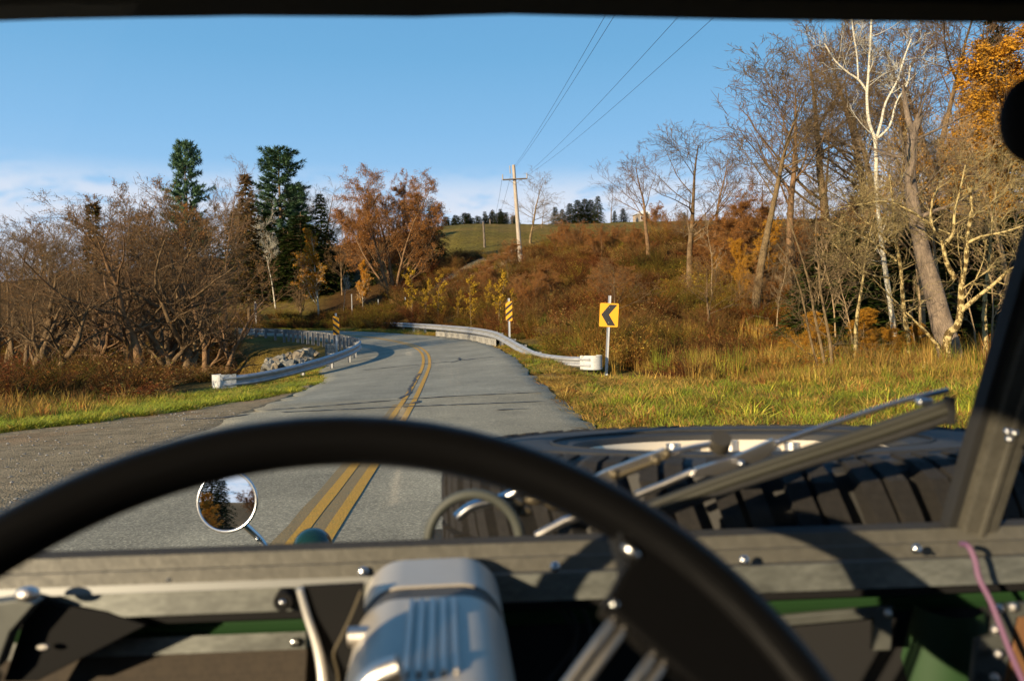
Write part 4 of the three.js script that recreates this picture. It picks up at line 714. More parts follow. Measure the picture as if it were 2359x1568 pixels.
{
  const r = rng(61), right = [], low = [], left = [], near = [];
  for (let k = 0; k < 30000 && right.length < 5200; k++) {
    const f = 19.5 + 88 * Math.pow(r(), .85), xr = .64 * f + 6, x = lerp(-14, xr, r()), z = -f, q = nearRoad(x, z);
    if (q.lat < HALF + 2.1 + r() * .8) continue; if (f > 75 && onLane(x, z, 1.6)) continue; if (field(x, z) > .35) continue;
    if (f < 27 && x < 4.2) continue; if (f < 26 && x > 2.2 && f < 18.9 + 1.1 * sn(x * .3, 2) + (x < 6.5 ? (6.5 - x) * .9 : 0)) continue;
    const y = ground(x, z), m = fbm(x * .08 + 2, z * .08, 3), m2 = fbm(x * .16 + 20, z * .16, 3), wood = x / f > .27 && f < 48, c = wood && r() < .75 ? glow : (m > .16 ? olive : m < -.22 ? tan : rust), col = c[clamp(Math.floor((m2 + .5) * c.length + (r() - .5) * 1.6), 0, c.length - 1)], v = (.75 + .5 * r()) * (1 + .7 * m2), hh = (f < 26 ? .62 : .9) * (.35 + .9 * r() * r() + .5 * Math.max(0, m2)) * (wood ? .65 : 1);
    if (r() < .25 * smooth(.05, .3, -m2)) continue;
    right.push({ x, y: y - .05, z, a: r() * 6.28, w: .9 + .6 * r(), h: hh, c: col.map((t) => t * v) });
  }
  for (let k = 0; k < 20000 && left.length < 1250; k++) {
    const f = 17 + 62 * Math.pow(r(), .8), x = lerp(-.66 * f - 6, -4, r()), z = -f, q = nearRoad(x, z);
    if (q.lat > -(HALF + 3.0) && f < 58) continue; if (q.d < 5.5 || field(x, z) > .4) continue; if (x / f > -.35 && (f > 38 || x / f < -.19)) continue;
    if (f < 23 && x > gravelEdge(z) - 2.6 - .8 * r()) continue; if (f < 30 && x > -.40 * f - 1.0) continue; if (f < 18.8 + (x + 14) * .35 && f < 25) continue;
    const inRocks = x > -15.5 && x < -9 && f > 33 && f < 43 && r() < .8; if (inRocks) continue;
    const y = ground(x, z), c = r() < .6 ? rust : r() < .6 ? tan : olive, col = c[Math.floor(r() * c.length)], v = .6 + .5 * r();
    left.push({ x, y: y - .05, z, a: r() * 6.28, w: 1 + .6 * r(), h: .25 + .75 * r() * r(), c: col.map((t) => t * v) });
  }
  for (let k = 0; k < 380; k++) { const x = lerp(-42, -8, r()), f = 73.5 + 4 * r() + (r() < .3 ? 8 : 0), z = -f; if (nearRoad(x, z).d < 4.6) continue; const c = r() < .5 ? rust : olive; near.push({ x, y: ground(x, z) - .05, z, a: r() * 6.28, w: 1.1, h: .5 + .6 * r(), c: c[Math.floor(r() * c.length)].map((t) => t * .8) }); }
  scatter('hillside_brush', 'rust and olive brush covering the right hillside', brushGeos, M.brush, right);
  scatter('streamside_brush', 'brown tangled brush under the trees at the left', brushGeos, M.brush, left);
  scatter('bend_brush', 'low brush beyond the far bend of the road', brushGeos.slice(0, 2), M.brush, near);
}
function tuftGeo(seed, blades, h, spread, bend) {
  const r = rng(seed), B = new Build(true);
  for (let i = 0; i < blades; i++) {
    const a = r() * 6.28, d = r() * spread, x = Math.cos(a) * d, z = Math.sin(a) * d, H = h * (.45 + .7 * r()), w = .004 + .004 * r(), b = a + (r() - .5) * 2, l = bend * (.2 + r()), sx = -Math.sin(b) * w, sz = Math.cos(b) * w;
    const p1 = V3(x + Math.cos(b) * l * H * .25, H * .55, z + Math.sin(b) * l * H * .25), p2 = V3(x + Math.cos(b) * l * H, H * (1 - .25 * l), z + Math.sin(b) * l * H), s = V3(sx, 0, sz), base = V3(x, 0, z), k = .7 + .6 * r(), col = [k * (1 + .2 * r()), k, k * .9];
    B.quad(base.clone().sub(s), base.clone().add(s), p1.clone().addScaledVector(s, .8), p1.clone().addScaledVector(s, -.8), col); B.tri(p1.clone().addScaledVector(s, -.8), p1.clone().addScaledVector(s, .8), p2, col);
  }
  return B.geo();
}
M.grass = new THREE.MeshPhysicalMaterial({ color: 0xffffff, vertexColors: true, roughness: .8, specularIntensity: .25, transmission: .3, thickness: 0, side: THREE.DoubleSide });
{
  const r = rng(71), tuftA = [tuftGeo(72, 46, .30, .16, .7), tuftGeo(73, 52, .26, .2, .9), tuftGeo(74, 40, .36, .15, .6)], tall = [tuftGeo(75, 44, .46, .16, .5), tuftGeo(76, 36, .55, .18, .5), tuftGeo(77, 40, .4, .2, .7)];
  const g1 = [[0.221, 0.265, 0.025], [0.294, 0.304, 0.035], [0.156, 0.211, 0.020]], straw = [[0.378, 0.271, 0.059], [0.324, 0.221, 0.045], [0.414, 0.287, 0.072]], red = [[0.288, 0.144, 0.040]];
  const R = [], T = [], L = [], LT = [], B = [];
  for (let k = 0; k < 60000 && R.length < 12500; k++) {
    const f = 7 + (r() < .25 ? 17.5 : 13.5) * r(), x = lerp(0.6, .66 * f + 3, r()), z = -f, q = nearRoad(x, z); if (q.lat < HALF - .05 + .12 * r()) continue;
    const edge = 1 - smooth(HALF + .2, HALF + 1.2, q.lat), n = fbm(x * .5, z * .5, 3), drift = smooth(14.5, 19.5, f + 1.5 * n), patch = fbm(x * .9 + 30, z * .9, 3), isStraw = r() < .27 + .5 * drift + .4 * edge + .3 * n, c = (isStraw ? straw : g1)[Math.floor(r() * 3)], v = (.65 + .55 * r()) * (1 + .7 * patch);
    R.push({ x, y: ground(x, z) - .01, z, a: r() * 6.28, w: .9 + .7 * r(), h: (.25 + .42 * r()) * (1 + .9 * patch) * lerp(1, .5, edge) * (x < 4.5 && f > 16 ? (f > 20.5 ? .35 : .6) : 1), tx: (r() - .5) * .7, tz: (r() - .5) * .7, c: (r() < .12 ? red[0] : c).map((t) => t * v) });
  }
  for (let k = 0; k < 30000 && T.length < 3600; k++) {
    const f = 15.5 + 5.5 * r(), x = lerp(1.8, .66 * f + 3, r()), z = -f, q = nearRoad(x, z), n = fbm(x * .35 + 7, z * .35, 3); if (q.lat < HALF + 2.2) continue; if (r() > smooth(16.5, 19.5, f + 1.6 * n)) continue; if (x < 4 && f < 20) continue; if (x < 5.4 && f > 15.5) continue;
    const c = (r() < .72 ? straw : g1)[Math.floor(r() * 3)], v = .75 + .5 * r(); T.push({ x, y: ground(x, z) - .01, z, a: r() * 6.28, w: .9 + .6 * r(), h: .45 + .6 * r(), tx: (r() - .5) * .5, tz: (r() - .5) * .25, c: (r() < .14 ? red[0] : c).map((t) => t * v) });
  }
  for (let k = 0; k < 40000 && B.length < 2600; k++) { // strips below and beyond the right rail, and round the bend
    const j = Math.floor(lerp(stations.findIndex((s) => s.p.z < -22), stations.findIndex((s) => s.p.x < -40), r())), st = stations[j], lat = HALF + .1 + 2.4 * r(); if (bridge(j) > .4) continue; const p = roadPoint(st, lat), c = (r() < .5 ? straw : g1)[Math.floor(r() * 3)], v = .75 + .5 * r();
    B.push({ x: p.x, y: ground(p.x, p.z) - .01, z: p.z, a: r() * 6.28, w: 1.2, h: (.5 + .5 * r()) * (p.z > -34 ? .5 : 1), c: c.map((t) => t * v) });
  }
  for (let k = 0; k < 60000 && L.length < 7500; k++) { // green strip left of the gravel, up to the left rail
    const f = 9 + 27 * r(), x = lerp(-.66 * f - 4, -4.6, r()), z = -f, e = gravelEdge(z), q = nearRoad(x, z);
    if (f < 24) { if (x > e + .3 * sn(z, 1) || x < e - 3.4 - .25 * Math.max(0, 16 - f)) continue; } else if (q.lat > -leftHalf(q.st) - .1 || q.lat < -HALF - 2.6 || f > 35.5) continue;
    const far = f < 24 ? smooth(1.4, 3.2, e - x) : .6, c = (r() < .06 + .35 * far ? straw : g1)[Math.floor(r() * 3)], v = 1.0 + .5 * r();
    L.push({ x, y: ground(x, z) - .01 + (f < 24 && x > e - .6 ? .03 : 0), z, a: r() * 6.28, w: 1 + .6 * r(), h: (.35 + .5 * r()) * lerp(.75, 1.2, far) * (f > 21 ? .55 : 1), tx: (r() - .5) * .3, tz: (r() - .5) * .3, c: c.map((t) => t * v) });
  }
  for (let k = 0; k < 20000 && LT.length < 260; k++) { const f = 14 + 10 * r(), x = lerp(-.66 * f - 5, -7, r()), z = -f, e = gravelEdge(z); if (x > e - 1.8 || x < e - 6.5) continue; if (f > 16.5 && x > -.42 * f - .8) continue; const c = (r() < .8 ? straw : g1)[Math.floor(r() * 3)], v = .65 + .5 * r(); LT.push({ x, y: ground(x, z) - .01, z, a: r() * 6.28, w: 1 + .6 * r(), h: .6 + .7 * r(), tx: (r() - .5) * .3, tz: (r() - .5) * .3, c: (r() < .3 ? red[0] : c).map((t) => t * v) }); }
  const W = []; for (let k = 0; k < 20000 && W.length < 2600; k++) { // dead stalks standing in the hillside brush
    const f = 19 + 50 * r() * r(), x = lerp(-8, .64 * f + 4, r()), z = -f, q = nearRoad(x, z); if (q.lat < HALF + 2.6 || field(x, z) > .3 || (f < 26 && x < 4.4)) continue; if (f < 20.5 && r() < .5) continue;
    const c = (r() < .6 ? straw : r() < .5 ? g1 : red), v = .45 + .6 * r(); W.push({ x, y: ground(x, z) - .02, z, a: r() * 6.28, w: 1 + .8 * r(), h: .9 + 1.3 * r(), tx: (r() - .5) * .3, tz: (r() - .5) * .3, c: c[Math.floor(r() * c.length)].map((t) => t * v) }); }
  scatter('dead_weeds', 'dry upright weed stalks standing in the hillside brush', tall, M.grass, W);
  scatter('verge_grass', 'short green and straw grass on the right verge', tuftA, M.grass, R);
  scatter('meadow_grass', 'tall dry grass along the right wood edge', tall, M.grass, T);
  scatter('bank_grass', 'rough grass along the right guardrail and bend', tuftA, M.grass, B);
  scatter('shoulder_grass', 'bright green grass strip beyond the gravel at the left', tuftA, M.grass, L);
  scatter('dry_grass', 'dry straw grass in front of the left brush', tall, M.grass, LT);
  // loose stones on the gravel
  const stone = new THREE.IcosahedronGeometry(.018, 0), S = []; for (let k = 0; k < 600; k++) { const z = lerp(2, -16, r()), x = lerp(gravelEdge(z) + .3, -4.6, r()), v = .16 + .16 * r() * r(); S.push({ x, y: ground(x, z) + .08, z, a: r() * 6, w: .4 + 1.1 * r(), h: .3 + .6 * r(), c: [v * 1.05, v, v * .9] }); }
  scatter('loose_gravel', 'loose pebbles on the gravel pull-off', [stone], std(0xffffff, .9), S);
}
// riprap below the left rail
{
  const r = rng(81), base = [0, 1, 2, 3].map((s) => { const g = new THREE.IcosahedronGeometry(1, 1), p = g.attributes.position; for (let i = 0; i < p.count; i++) { const v = V3(p.getX(i), p.getY(i), p.getZ(i)), k = .78 + .34 * sn(v.x * 1.3 + s * 7, v.y * 1.3 + v.z * 1.7) + .1 * Math.round(v.x * 2) * .2; p.setXYZ(i, v.x * k, v.y * k * .8, v.z * k); } g.computeVertexNormals(); return g; });
  const mats = [matte([.38, .35, .28], .9, { map: mottled }), matte([.24, .235, .21], .9, { map: mottled }), matte([.31, .26, .19], .9, { map: mottled })];
  for (let k = 0; k < 64; k++) {
    const px = lerp(612, 735, r()), py = lerp(800, 846, r()), d = lerp(37, 31.5, (py - 800) / 46), p = at(px, py, d), gy = ground(p.x, p.z), s = .14 + .2 * r();
    const m = part('riprap_rock', base[k % 4], mats[k % 3]); m.position.set(p.x, Math.max(gy + s * .3, Math.min(p.y, gy + .5)), p.z); m.rotation.set(r() * 6, r() * 6, r() * 6); m.scale.set(s * (1 + .5 * r()), s, s * (.8 + .5 * r()));
    tag(m, 'pale angular rock in the riprap pile behind the left guardrail', 'rock', 'riprap rocks below the bridge');
  }
}
// the house on the crest
{
  const b = groundAt(1482, 165), o = thing('house', 'small pale house with white roof half hidden on the hill crest', 'house', [b.x, b.y - .3, b.z], .25); o.scale.setScalar(.75);
  const wall = std([.42, .33, .24], .8), roof = std([.72, .72, .70], .6), pane = std([.03, .035, .04], .15);
  part('wall', box(3.4, 2.6, 4, 0, 1.3, 0), wall, o);
  part('roof', new THREE.ExtrudeGeometry(new THREE.Shape([new THREE.Vector2(-2.1, 0), new THREE.Vector2(2.1, 0), new THREE.Vector2(0, 1.1)]), { depth: 4.6, bevelEnabled: false }).translate(0, 2.603, -2.3), roof, o);
  for (const x of [-.8, .8]) { const w = part('window', box(.8, 1.0, .06, x, 1.5, 2.03), roof, o); part('pane', box(.62, .8, .03, x, 1.5, 2.065), pane, w); }
}
// farm lane crossing the slope
{
  const keys = [[1000, 646, 84], [1045, 628, 88], [1100, 606, 94], [1160, 588, 101], [1215, 575, 108]], P = spline(keys.map((k) => groundAt(k[0], k[2])), 30), B = new Build();
  P.forEach((p, i) => { const t = P[Math.min(i + 1, 30)].clone().sub(P[Math.max(i - 1, 0)]).normalize(); for (const s of [-.95, -.3, .3, .95]) { const x = p.x - t.z * s, z = p.z + t.x * s; B.vert(x, ground(x, z) + .09, z, 0, 1, 0, x, z); } if (i) for (let k = 0; k < 3; k++) { const a = B.count - 8 + k; B.i.push(a, a + 1, a + 4, a + 1, a + 5, a + 4); } });
  const g = B.geo(); g.computeVertexNormals(); tag(part('farm_lane', g, matte([.30, .24, .14], .95, { map: mottled })), 'pale farm track climbing the brushy slope', undefined, undefined, 'structure');
}

// ───────────── the vehicle we sit in ─────────────
const car = thing('off_road_vehicle', 'old off-road vehicle seen from its driver seat, spare wheel on the bonnet', 'vehicle', [0, 0, 0], 3.05 * RAD);
car.updateMatrixWorld(true);
const toCar = car.matrixWorld.clone().invert();
const C = (px, py, d) => at(px, py, d).applyMatrix4(toCar);
const eyeCar = camera.position.clone().applyMatrix4(toCar);
const CZ = (px, py, z) => { const d = C(px, py, 1).sub(eyeCar); return eyeCar.clone().addScaledVector(d, (z - eyeCar.z) / d.z); }; // on a plane across the vehicle
const camPoint = (x, y, depth) => V3(x, y, -depth).applyMatrix4(camera.matrixWorld).applyMatrix4(toCar);
const camVec = (x, y, depth) => V3(x, y, -depth).transformDirection(camera.matrixWorld).transformDirection(toCar);
function sub(name, parent = car) { const o = new THREE.Group(); o.name = name; parent.add(o); return o; }

const dull = (v, spec = .2, rough = .8) => new THREE.MeshPhysicalMaterial({ color: lin(v, v, v * 1.05), roughness: rough, specularIntensity: spec });
M.black = dull(.009, .3); M.rubber = std([.018, .018, .018], .8, 0, { bumpMap: grainBump, bumpScale: .001 });
M.wheelBlack = new THREE.MeshPhysicalMaterial({ color: lin(.0035, .0035, .0038), roughness: .32, specularIntensity: .3, bumpMap: grainBump, bumpScale: .0004 }); M.paintShadeBlack = dull(.018, .3);
M.frame = std([.15, .143, .122], .52, .35, { map: streaks, bumpMap: grainBump, bumpScale: .0004 });
M.galvSheet = std([.195, .205, .185], .5, .35, { map: mottled });
M.chrome = std([.58, .59, .60], .28, 1); M.brushed = std([.60, .57, .53], .36, 1, { bumpMap: grainBump, bumpScale: .0003 }); M.bandGrey = std([.055, .05, .042], .55, 0);
M.green = std([.016, .05, .015], .5); M.darkGreen = std([.005, .024, .019], .15); M.cream = std([.66, .57, .42], .55);
M.brownBoard = std([.062, .045, .028], .85, 0, { map: texture(128, (x, y) => { const v = .7 + ((x % 4 < 2) === (y % 4 < 2) ? .12 : -.08) + (nA[(y * 4) * 512 + x * 4] - .5) * .3; return [v, v, v]; }, true, [14, 14]) });
M.tyre = std([.030, .029, .027], .72, 0, { bumpMap: grainBump, bumpScale: .001 });
M.tread = std([.032, .027, .022], .85, 0, { map: mottled, bumpMap: grainBump, bumpScale: .003 });
M.brass = std([.11, .09, .055], .5, .5);
// wiper smears and dust on the glass, plus a blotch imitating a reflection
const smearReflection = texture(1024, (x, y) => {
  const u = x / 1024, v = y / 1024, i = ((y >> 1) & 511) * 512 + ((x >> 1) & 511); let g = .10 + .10 * (nC[i] - .5) + .12 * smooth(.6, .75, nB[i]);
  for (const [u0, v0, u1, v1, w, k] of [[.345, .955, .275, .60, .0035, .2], [.325, .95, .262, .62, .0022, .15]]) { const t = clamp((v - v0) / (v1 - v0), 0, 1), c = lerp(u0, u1, t), e = Math.exp(-(((u - c) / w) ** 2)) * smooth(v1, v1 + .08, v) * (1 - smooth(v0 - .05, v0, v)); g += k * e * (.6 + .6 * nB[i]); }
  const sx = (u - .385 - .03 * Math.sin((v - .8) * 18)) / .022, sv = (v - .86) / .085; g += .1 * Math.exp(-sx * sx - sv * sv) * (.5 + nC[i]);  // soft blotch copying a reflection in the pane
  return [g, clamp(g, 0, 1), g];
}, false);
M.glass = new THREE.MeshPhysicalMaterial({ color: 0xffffff, roughness: .28, roughnessMap: smearReflection, metalness: 0, transmission: 1, thickness: 0, ior: 1.5, specularIntensity: .4 });

// strips that run across the vehicle: section given as photograph rows at the picture's middle column
const yz = (py, d) => { const p = C(1180, py, d); return [p.y, p.z]; };
function strip(name, section, x0, x1, mat, parent = car, uvScale = 3) {
  const pts = section.map(([py, d]) => yz(py, d)), s = new THREE.Shape(pts.map(([y, z]) => new THREE.Vector2(-z, y)));
  const g = new THREE.ExtrudeGeometry(s, { depth: x1 - x0, bevelEnabled: true, bevelThickness: .0008, bevelSize: .0008, bevelSegments: 2 }).rotateY(Math.PI / 2).translate(x0, 0, 0);
  const p = g.attributes.position, uv = g.attributes.uv; for (let i = 0; i < p.count; i++) uv.setXY(i, p.getX(i) * uvScale, (p.getY(i) + p.getZ(i)) * uvScale * 3);
  return part(name, g, mat, parent);
}
const XL = -.50, XR = 1.15;
const postX = C(2288, 1180, .62).x;
const screen = sub('windscreen');
strip('lower_seal', [[1237, .626], [1251, .618], [1258, .64], [1240, .65]], XL, XR, M.rubber, screen);
strip('lower_rail', [[1253, .617], [1284, .612], [1287, .607], [1319, .602], [1324, .594], [1336, .60], [1336, .64], [1253, .64]], XL, XR, M.frame, screen);
strip('rail_lip', [[1318, .598], [1318, .588], [1331, .587], [1331, .598]], XL, -.02, std([.19, .195, .19], .5, .5), screen);
strip('scuttle_panel', [[1326, .592], [1384, .588], [1384, .61], [1337, .61]], XL, XR, M.galvSheet, car);
strip('dark_channel', [[1386, .60], [1402, .60], [1402, .66], [1386, .66]], XL, XR, M.black, car);
strip('body_panel', [[1398, .634], [1412, .63], [1424, .632], [1438, .636], [1438, .66], [1398, .66]], XL, XR, M.green, car);
strip('dash_strip', [[1438, .626], [1472, .624], [1472, .632], [1438, .632]], XL, C(705, 1480, .62).x, M.galvSheet, car);
strip('dash_board', [[1474, .63], [1640, .61], [1640, .63], [1474, .65]], XL, C(705, 1480, .62).x, M.brownBoard, car);
strip('dash_shade_sheet', [[1438, .645], [1660, .62], [1660, .66], [1438, .67]], C(705, 1480, .62).x, XR, M.paintShadeBlack, car);  // black sheet standing in for the shade below the dash
// header with its slightly wavy lower edge
{
  const edge = [[-260, 52], [0, 45], [120, 41], [300, 37.5], [450, 35.5], [560, 33.5], [800, 35], [960, 36.5], [1060, 33], [1180, 30], [1400, 35.5], [1700, 42], [2000, 46], [2359, 50], [2600, 56]].map(([x, y]) => CZ(x, y, C(1180, 40, .47).z - .0165));
  const sh = new THREE.Shape([...edge.map((p) => new THREE.Vector2(p.x, p.y)), new THREE.Vector2(edge.at(-1).x, edge.at(-1).y + .09), new THREE.Vector2(edge[0].x, edge[0].y + .09)]);
  part('header', new THREE.ExtrudeGeometry(sh, { depth: .03, bevelEnabled: true, bevelSize: .0015, bevelThickness: .0015, bevelSegments: 2 }).translate(0, 0, C(1180, 40, .47).z - .015), M.black, screen);
}
// panes, raked back to the header
const rakeLow = C(1180, 1262, .628), rakeTop = C(1180, 10, .462), rakeDir = V3(0, rakeTop.y - rakeLow.y, rakeTop.z - rakeLow.z), rakeLen = rakeDir.length(); rakeDir.normalize();
const pane = (x0, x1) => { const B = new Build(), f = (x, t) => V3(x, rakeLow.y, rakeLow.z).addScaledVector(rakeDir, rakeLen * t); B.quad(f(x0, 0), f(x1, 0), f(x1, 1), f(x0, 1)); part('glass_pane', B.geo(), M.glass, screen); };
pane(XL, postX - .005); pane(postX + .005, XR);
// centre post: a folded section run up the rake
{
  const prof = [[-.0215, 0], [-.0215, .007], [-.0150, .008], [-.0150, .013], [-.0035, .014], [-.0025, .0165], [.0015, .0165], [.0025, .014], [.015, .013], [.015, .0085], [.0205, .0075], [.0205, 0]];
  const nrm = V3(0, -rakeDir.z, rakeDir.y), o = V3(postX, rakeLow.y, rakeLow.z).addScaledVector(rakeDir, -.012), L = rakeLen + .03, B = new Build(), K = prof.length;
  for (let e = 0; e < 2; e++) for (let k = 0; k <= K; k++) { const [a, b] = prof[k % K], p = o.clone().add(V3(a * .86, 0, 0)).addScaledVector(nrm, b - .002).addScaledVector(rakeDir, e * L); B.vert(p.x, p.y, p.z, 0, 0, 0, k * .05, e * 2); }
  for (let k = 0; k < K; k++) B.i.push(k, k + 1, K + 1 + k, k + 1, K + 2 + k, K + 1 + k);
  const g = B.geo().toNonIndexed(); g.computeVertexNormals(); const post = part('centre_post', g, M.frame, screen);
  part('post_seal', new THREE.BoxGeometry(.006, L, .012).rotateX(Math.atan2(rakeDir.z, rakeDir.y)).translate(postX - .0212, o.y + rakeDir.y * L / 2, o.z + rakeDir.z * L / 2), M.rubber, post);
  for (const [a, b] of [[2322, 994], [2338, 998], [2326, 1012]]) part('screw', new THREE.SphereGeometry(.0024, 10, 8).translate(...C(a, b, .545).toArray()), M.chrome, post);
}
// bolts on the rail
function bolt(px, py, d, r, stud) {
  const p = C(px, py, d), g = [new THREE.SphereGeometry(r, 12, 8).scale(1, 1, .7).translate(p.x, p.y, p.z + .003)];
  if (stud) g.push(new THREE.CylinderGeometry(r * .4, r * .4, .007, 8).rotateX(Math.PI / 2).translate(p.x, p.y, p.z + .006));
  part('bolt', mergeGeometries(g.map((q) => q.index ? q.toNonIndexed() : q)), M.chrome, car);
}
bolt(397, 1327, .598, .0042, 1); bolt(838, 1315, .598, .0042, 1); bolt(1278, 1303, .598, .0040, 1); bolt(1712, 1288, .598, .0038, 1); bolt(2108, 1262, .602, .0038, 1);
bolt(680, 1476, .615, .0036, 0);
// black retaining knob
{ const k = sub('knob'), p = C(655, 1380, .575); part('knob_body', new THREE.CylinderGeometry(.0066, .0072, .012, 16).rotateX(Math.PI / 2).translate(p.x, p.y, p.z), M.black, k); part('knob_screw', new THREE.SphereGeometry(.0026, 10, 8).translate(p.x, p.y, p.z + .0065), M.chrome, k); }
// clamp at the left end
{
  const k = sub('windscreen_clamp'), s = (pts, d0, th, mat, nm) => { const q = pts.map(([x, y]) => C(x, y, d0)); part(nm, new THREE.ExtrudeGeometry(new THREE.Shape(q.map((p) => new THREE.Vector2(p.x, p.y))), { depth: th, bevelEnabled: true, bevelSize: .0012, bevelThickness: .0012 }).translate(0, 0, q[0].z), mat, k); };
  s([[-40, 1385], [60, 1372], [92, 1380], [40, 1440], [10, 1520], [-50, 1580]], .56, .012, M.galvSheet, 'clamp_arm');
  part('clamp_ball', new THREE.SphereGeometry(.0062, 18, 12).scale(1.3, .8, 1).translate(...C(62, 1367, .545).toArray()), M.brushed, k);
  s([[84, 1380], [245, 1412], [330, 1440], [90, 1560], [20, 1560], [60, 1440]], .572, .004, M.black, 'clamp_shadow_plate');  // black plate put in where a triangular shadow falls
  part('clamp_screw', new THREE.SphereGeometry(.0022, 10, 8).scale(2, 1, 1).translate(...C(98, 1490, .56).toArray()), M.brushed, k);
}
// wiper motor, a rounded barrel pointing back at the driver
{
  const w = sub('wiper_motor');
  const far = C(994, 1286, .585), near = C(985, 1580, .41), axis = near.clone().sub(far), L = axis.length(), q = new THREE.Quaternion().setFromUnitVectors(V3(0, 0, 1), axis.clone().normalize());
  const section = (hw, r, drop) => { const s = new THREE.Shape(); s.moveTo(-hw, -.10); s.lineTo(-hw, -r); s.absarc(-hw + r, -r, r, Math.PI, Math.PI / 2, true); s.lineTo(hw - r, 0); s.absarc(hw - r, -r, r, Math.PI / 2, 0, true); s.lineTo(hw, -.10); s.closePath(); return s; };
  const seg = (name, hw, r, drop, a, b, mat) => { const g = new THREE.ExtrudeGeometry(section(hw, r), { depth: (b - a) * L, bevelEnabled: true, bevelSize: .0016, bevelThickness: .0016, bevelSegments: 3, curveSegments: 14 }).translate(0, -drop, a * L); g.applyQuaternion(q).translate(far.x, far.y, far.z); return part(name, g, mat, w); };
  M.cast = std([.44, .405, .355], .4, .4, { bumpMap: grainBump, bumpScale: .0003 });
  seg('motor_cap', .0475, .028, .002, 0, .26, M.cast);
  seg('motor_band', .0465, .028, .0035, .27, .37, M.bandGrey);
  seg('motor_body', .0475, .028, .002, .38, 1.0, M.cast);
  for (let k = 0; k < 5; k++) { const g = new RoundedBoxGeometry(.0034, .005, L * .52, 2, .0014).translate(-.0115 + k * .0066, .0006, L * .68); g.applyQuaternion(q).translate(far.x, far.y, far.z); part('motor_rib', g, M.brushed, w); }
  for (const [x, y, d] of [[905, 1392, .53], [1080, 1392, .53]]) part('motor_screw', new THREE.CylinderGeometry(.0036, .0036, .003, 10).translate(...C(x, y, d).toArray()), M.brushed, w);
  const kn = C(862, 1566, .40); part('motor_lever', tubeGeo(spline([kn.clone().add(V3(-.012, -.02, .004)), kn, kn.clone().add(V3(.013, .006, 0))], 10), Array.from({ length: 11 }, (_, i) => .0085 - .0002 * i), 14), M.brushed, w);
  part('motor_lug', new THREE.CylinderGeometry(.006, .006, .012, 12).rotateZ(Math.PI / 2).translate(...C(826, 1465, .49).toArray()), M.brushed, w);
}
// black bracket with its bright edge, and a thin wire
{
  const k = sub('motor_bracket'), q = [[690, 1352], [700, 1347], [838, 1342], [838, 1700], [750, 1700], [744, 1560]].map(([x, y]) => C(x, y, .52));
  part('bracket_plate', new THREE.ExtrudeGeometry(new THREE.Shape(q.map((p) => new THREE.Vector2(p.x, p.y))), { depth: .003, bevelEnabled: false }).translate(0, 0, q[0].z), M.black, k);
  part('bracket_edge', tubeGeo(spline([C(690, 1356, .515), C(708, 1420, .515), C(728, 1480, .513), C(740, 1540, .51), C(745, 1600, .505)], 16), Array.from({ length: 17 }, (_, i) => .0024 + .0009 * i / 16), 10), std([.7, .68, .64], .5, .8), k);
  part('thin_wire', tubeGeo(spline([C(832, 1360, .50), C(812, 1410, .50), C(788, 1462, .50), C(768, 1505, .50), C(776, 1545, .50), C(782, 1600, .50)], 24), .0008, 6), M.brass, car);
}
// steering wheel
{
  const a = .6, b = .201, R = .215, r = .0114, Cn = camPoint(-.05592, -.22266, .24436), n = camVec(Math.sin(b) * Math.cos(a), Math.sin(a), -Math.cos(a) * Math.cos(b));
  const u = V3(0, 1, 0).cross(n).normalize(), v = n.clone().cross(u), w = sub('steering_wheel'); w.position.copy(Cn); w.quaternion.setFromRotationMatrix(new THREE.Matrix4().makeBasis(u, v, n));
  part('rim', new THREE.TorusGeometry(R, r, 20, 140), M.wheelBlack, w);
  // find where the right spoke meets the rim
  const eye = camera.position.clone().applyMatrix4(toCar); let best = 1e9, T = 0; const target = C(1560, 1345, 1).sub(eye).normalize();
  for (let t = 0; t < 1.4; t += .005) { const p = Cn.clone().addScaledVector(u, R * Math.cos(t)).addScaledVector(v, R * Math.sin(t)).sub(eye).normalize(), d = p.distanceTo(target); if (d < best) { best = d; T = t; } }
  for (const th of [T, Math.PI - T, -Math.PI / 2]) {
    const s = new THREE.Group(); s.name = 'spoke'; s.rotation.z = th; if (th > Math.PI / 2) s.scale.y = -1; w.add(s);
    const sh = new THREE.Shape(); sh.moveTo(R - .002, .045); sh.quadraticCurveTo(R - .014, .028, R - .022, .020); sh.lineTo(R - .041, .017); sh.lineTo(R - .041, -.019); sh.quadraticCurveTo(R - .040, -.045, R - .036, -.062); sh.quadraticCurveTo(R - .030, -.090, R - .022, -.108); sh.lineTo(R - .020, -.06); sh.lineTo(R, -.045); sh.closePath();
    const geos = [new THREE.ExtrudeGeometry(sh, { depth: .010, bevelEnabled: true, bevelSize: .003, bevelThickness: .003, bevelSegments: 3 }).translate(0, 0, -.007)];
    part('spoke_fairing', geos[0], M.wheelBlack, s);
    const rods = []; for (const y of [-.0135, -.0080, .0075, .0130]) { const pts = [V3(R - .034, y, 0), V3(R - .06, y * .98, -.002), V3(.03, y * .8, -.03)]; rods.push(tubeGeo(spline(pts, 8), .0021, 10)); }
    part('spoke_rods', mergeGeometries(rods), M.brushed, s);
    part('rod_screw', mergeGeometries([new THREE.SphereGeometry(.0026, 10, 8).translate(R - .040, .0168, .004), new THREE.SphereGeometry(.0034, 10, 8).scale(.8, 1.5, 1).translate(R - .0170, .0245, .006)]), M.chrome, s);
  }
  part('hub', new THREE.CylinderGeometry(.035, .04, .03, 28).rotateX(Math.PI / 2).translate(0, 0, -.03), M.paintShadeBlack, w);
  part('column', new THREE.CylinderGeometry(.022, .022, .4, 18).rotateX(Math.PI / 2).translate(0, 0, -.25), M.paintShadeBlack, w);
}
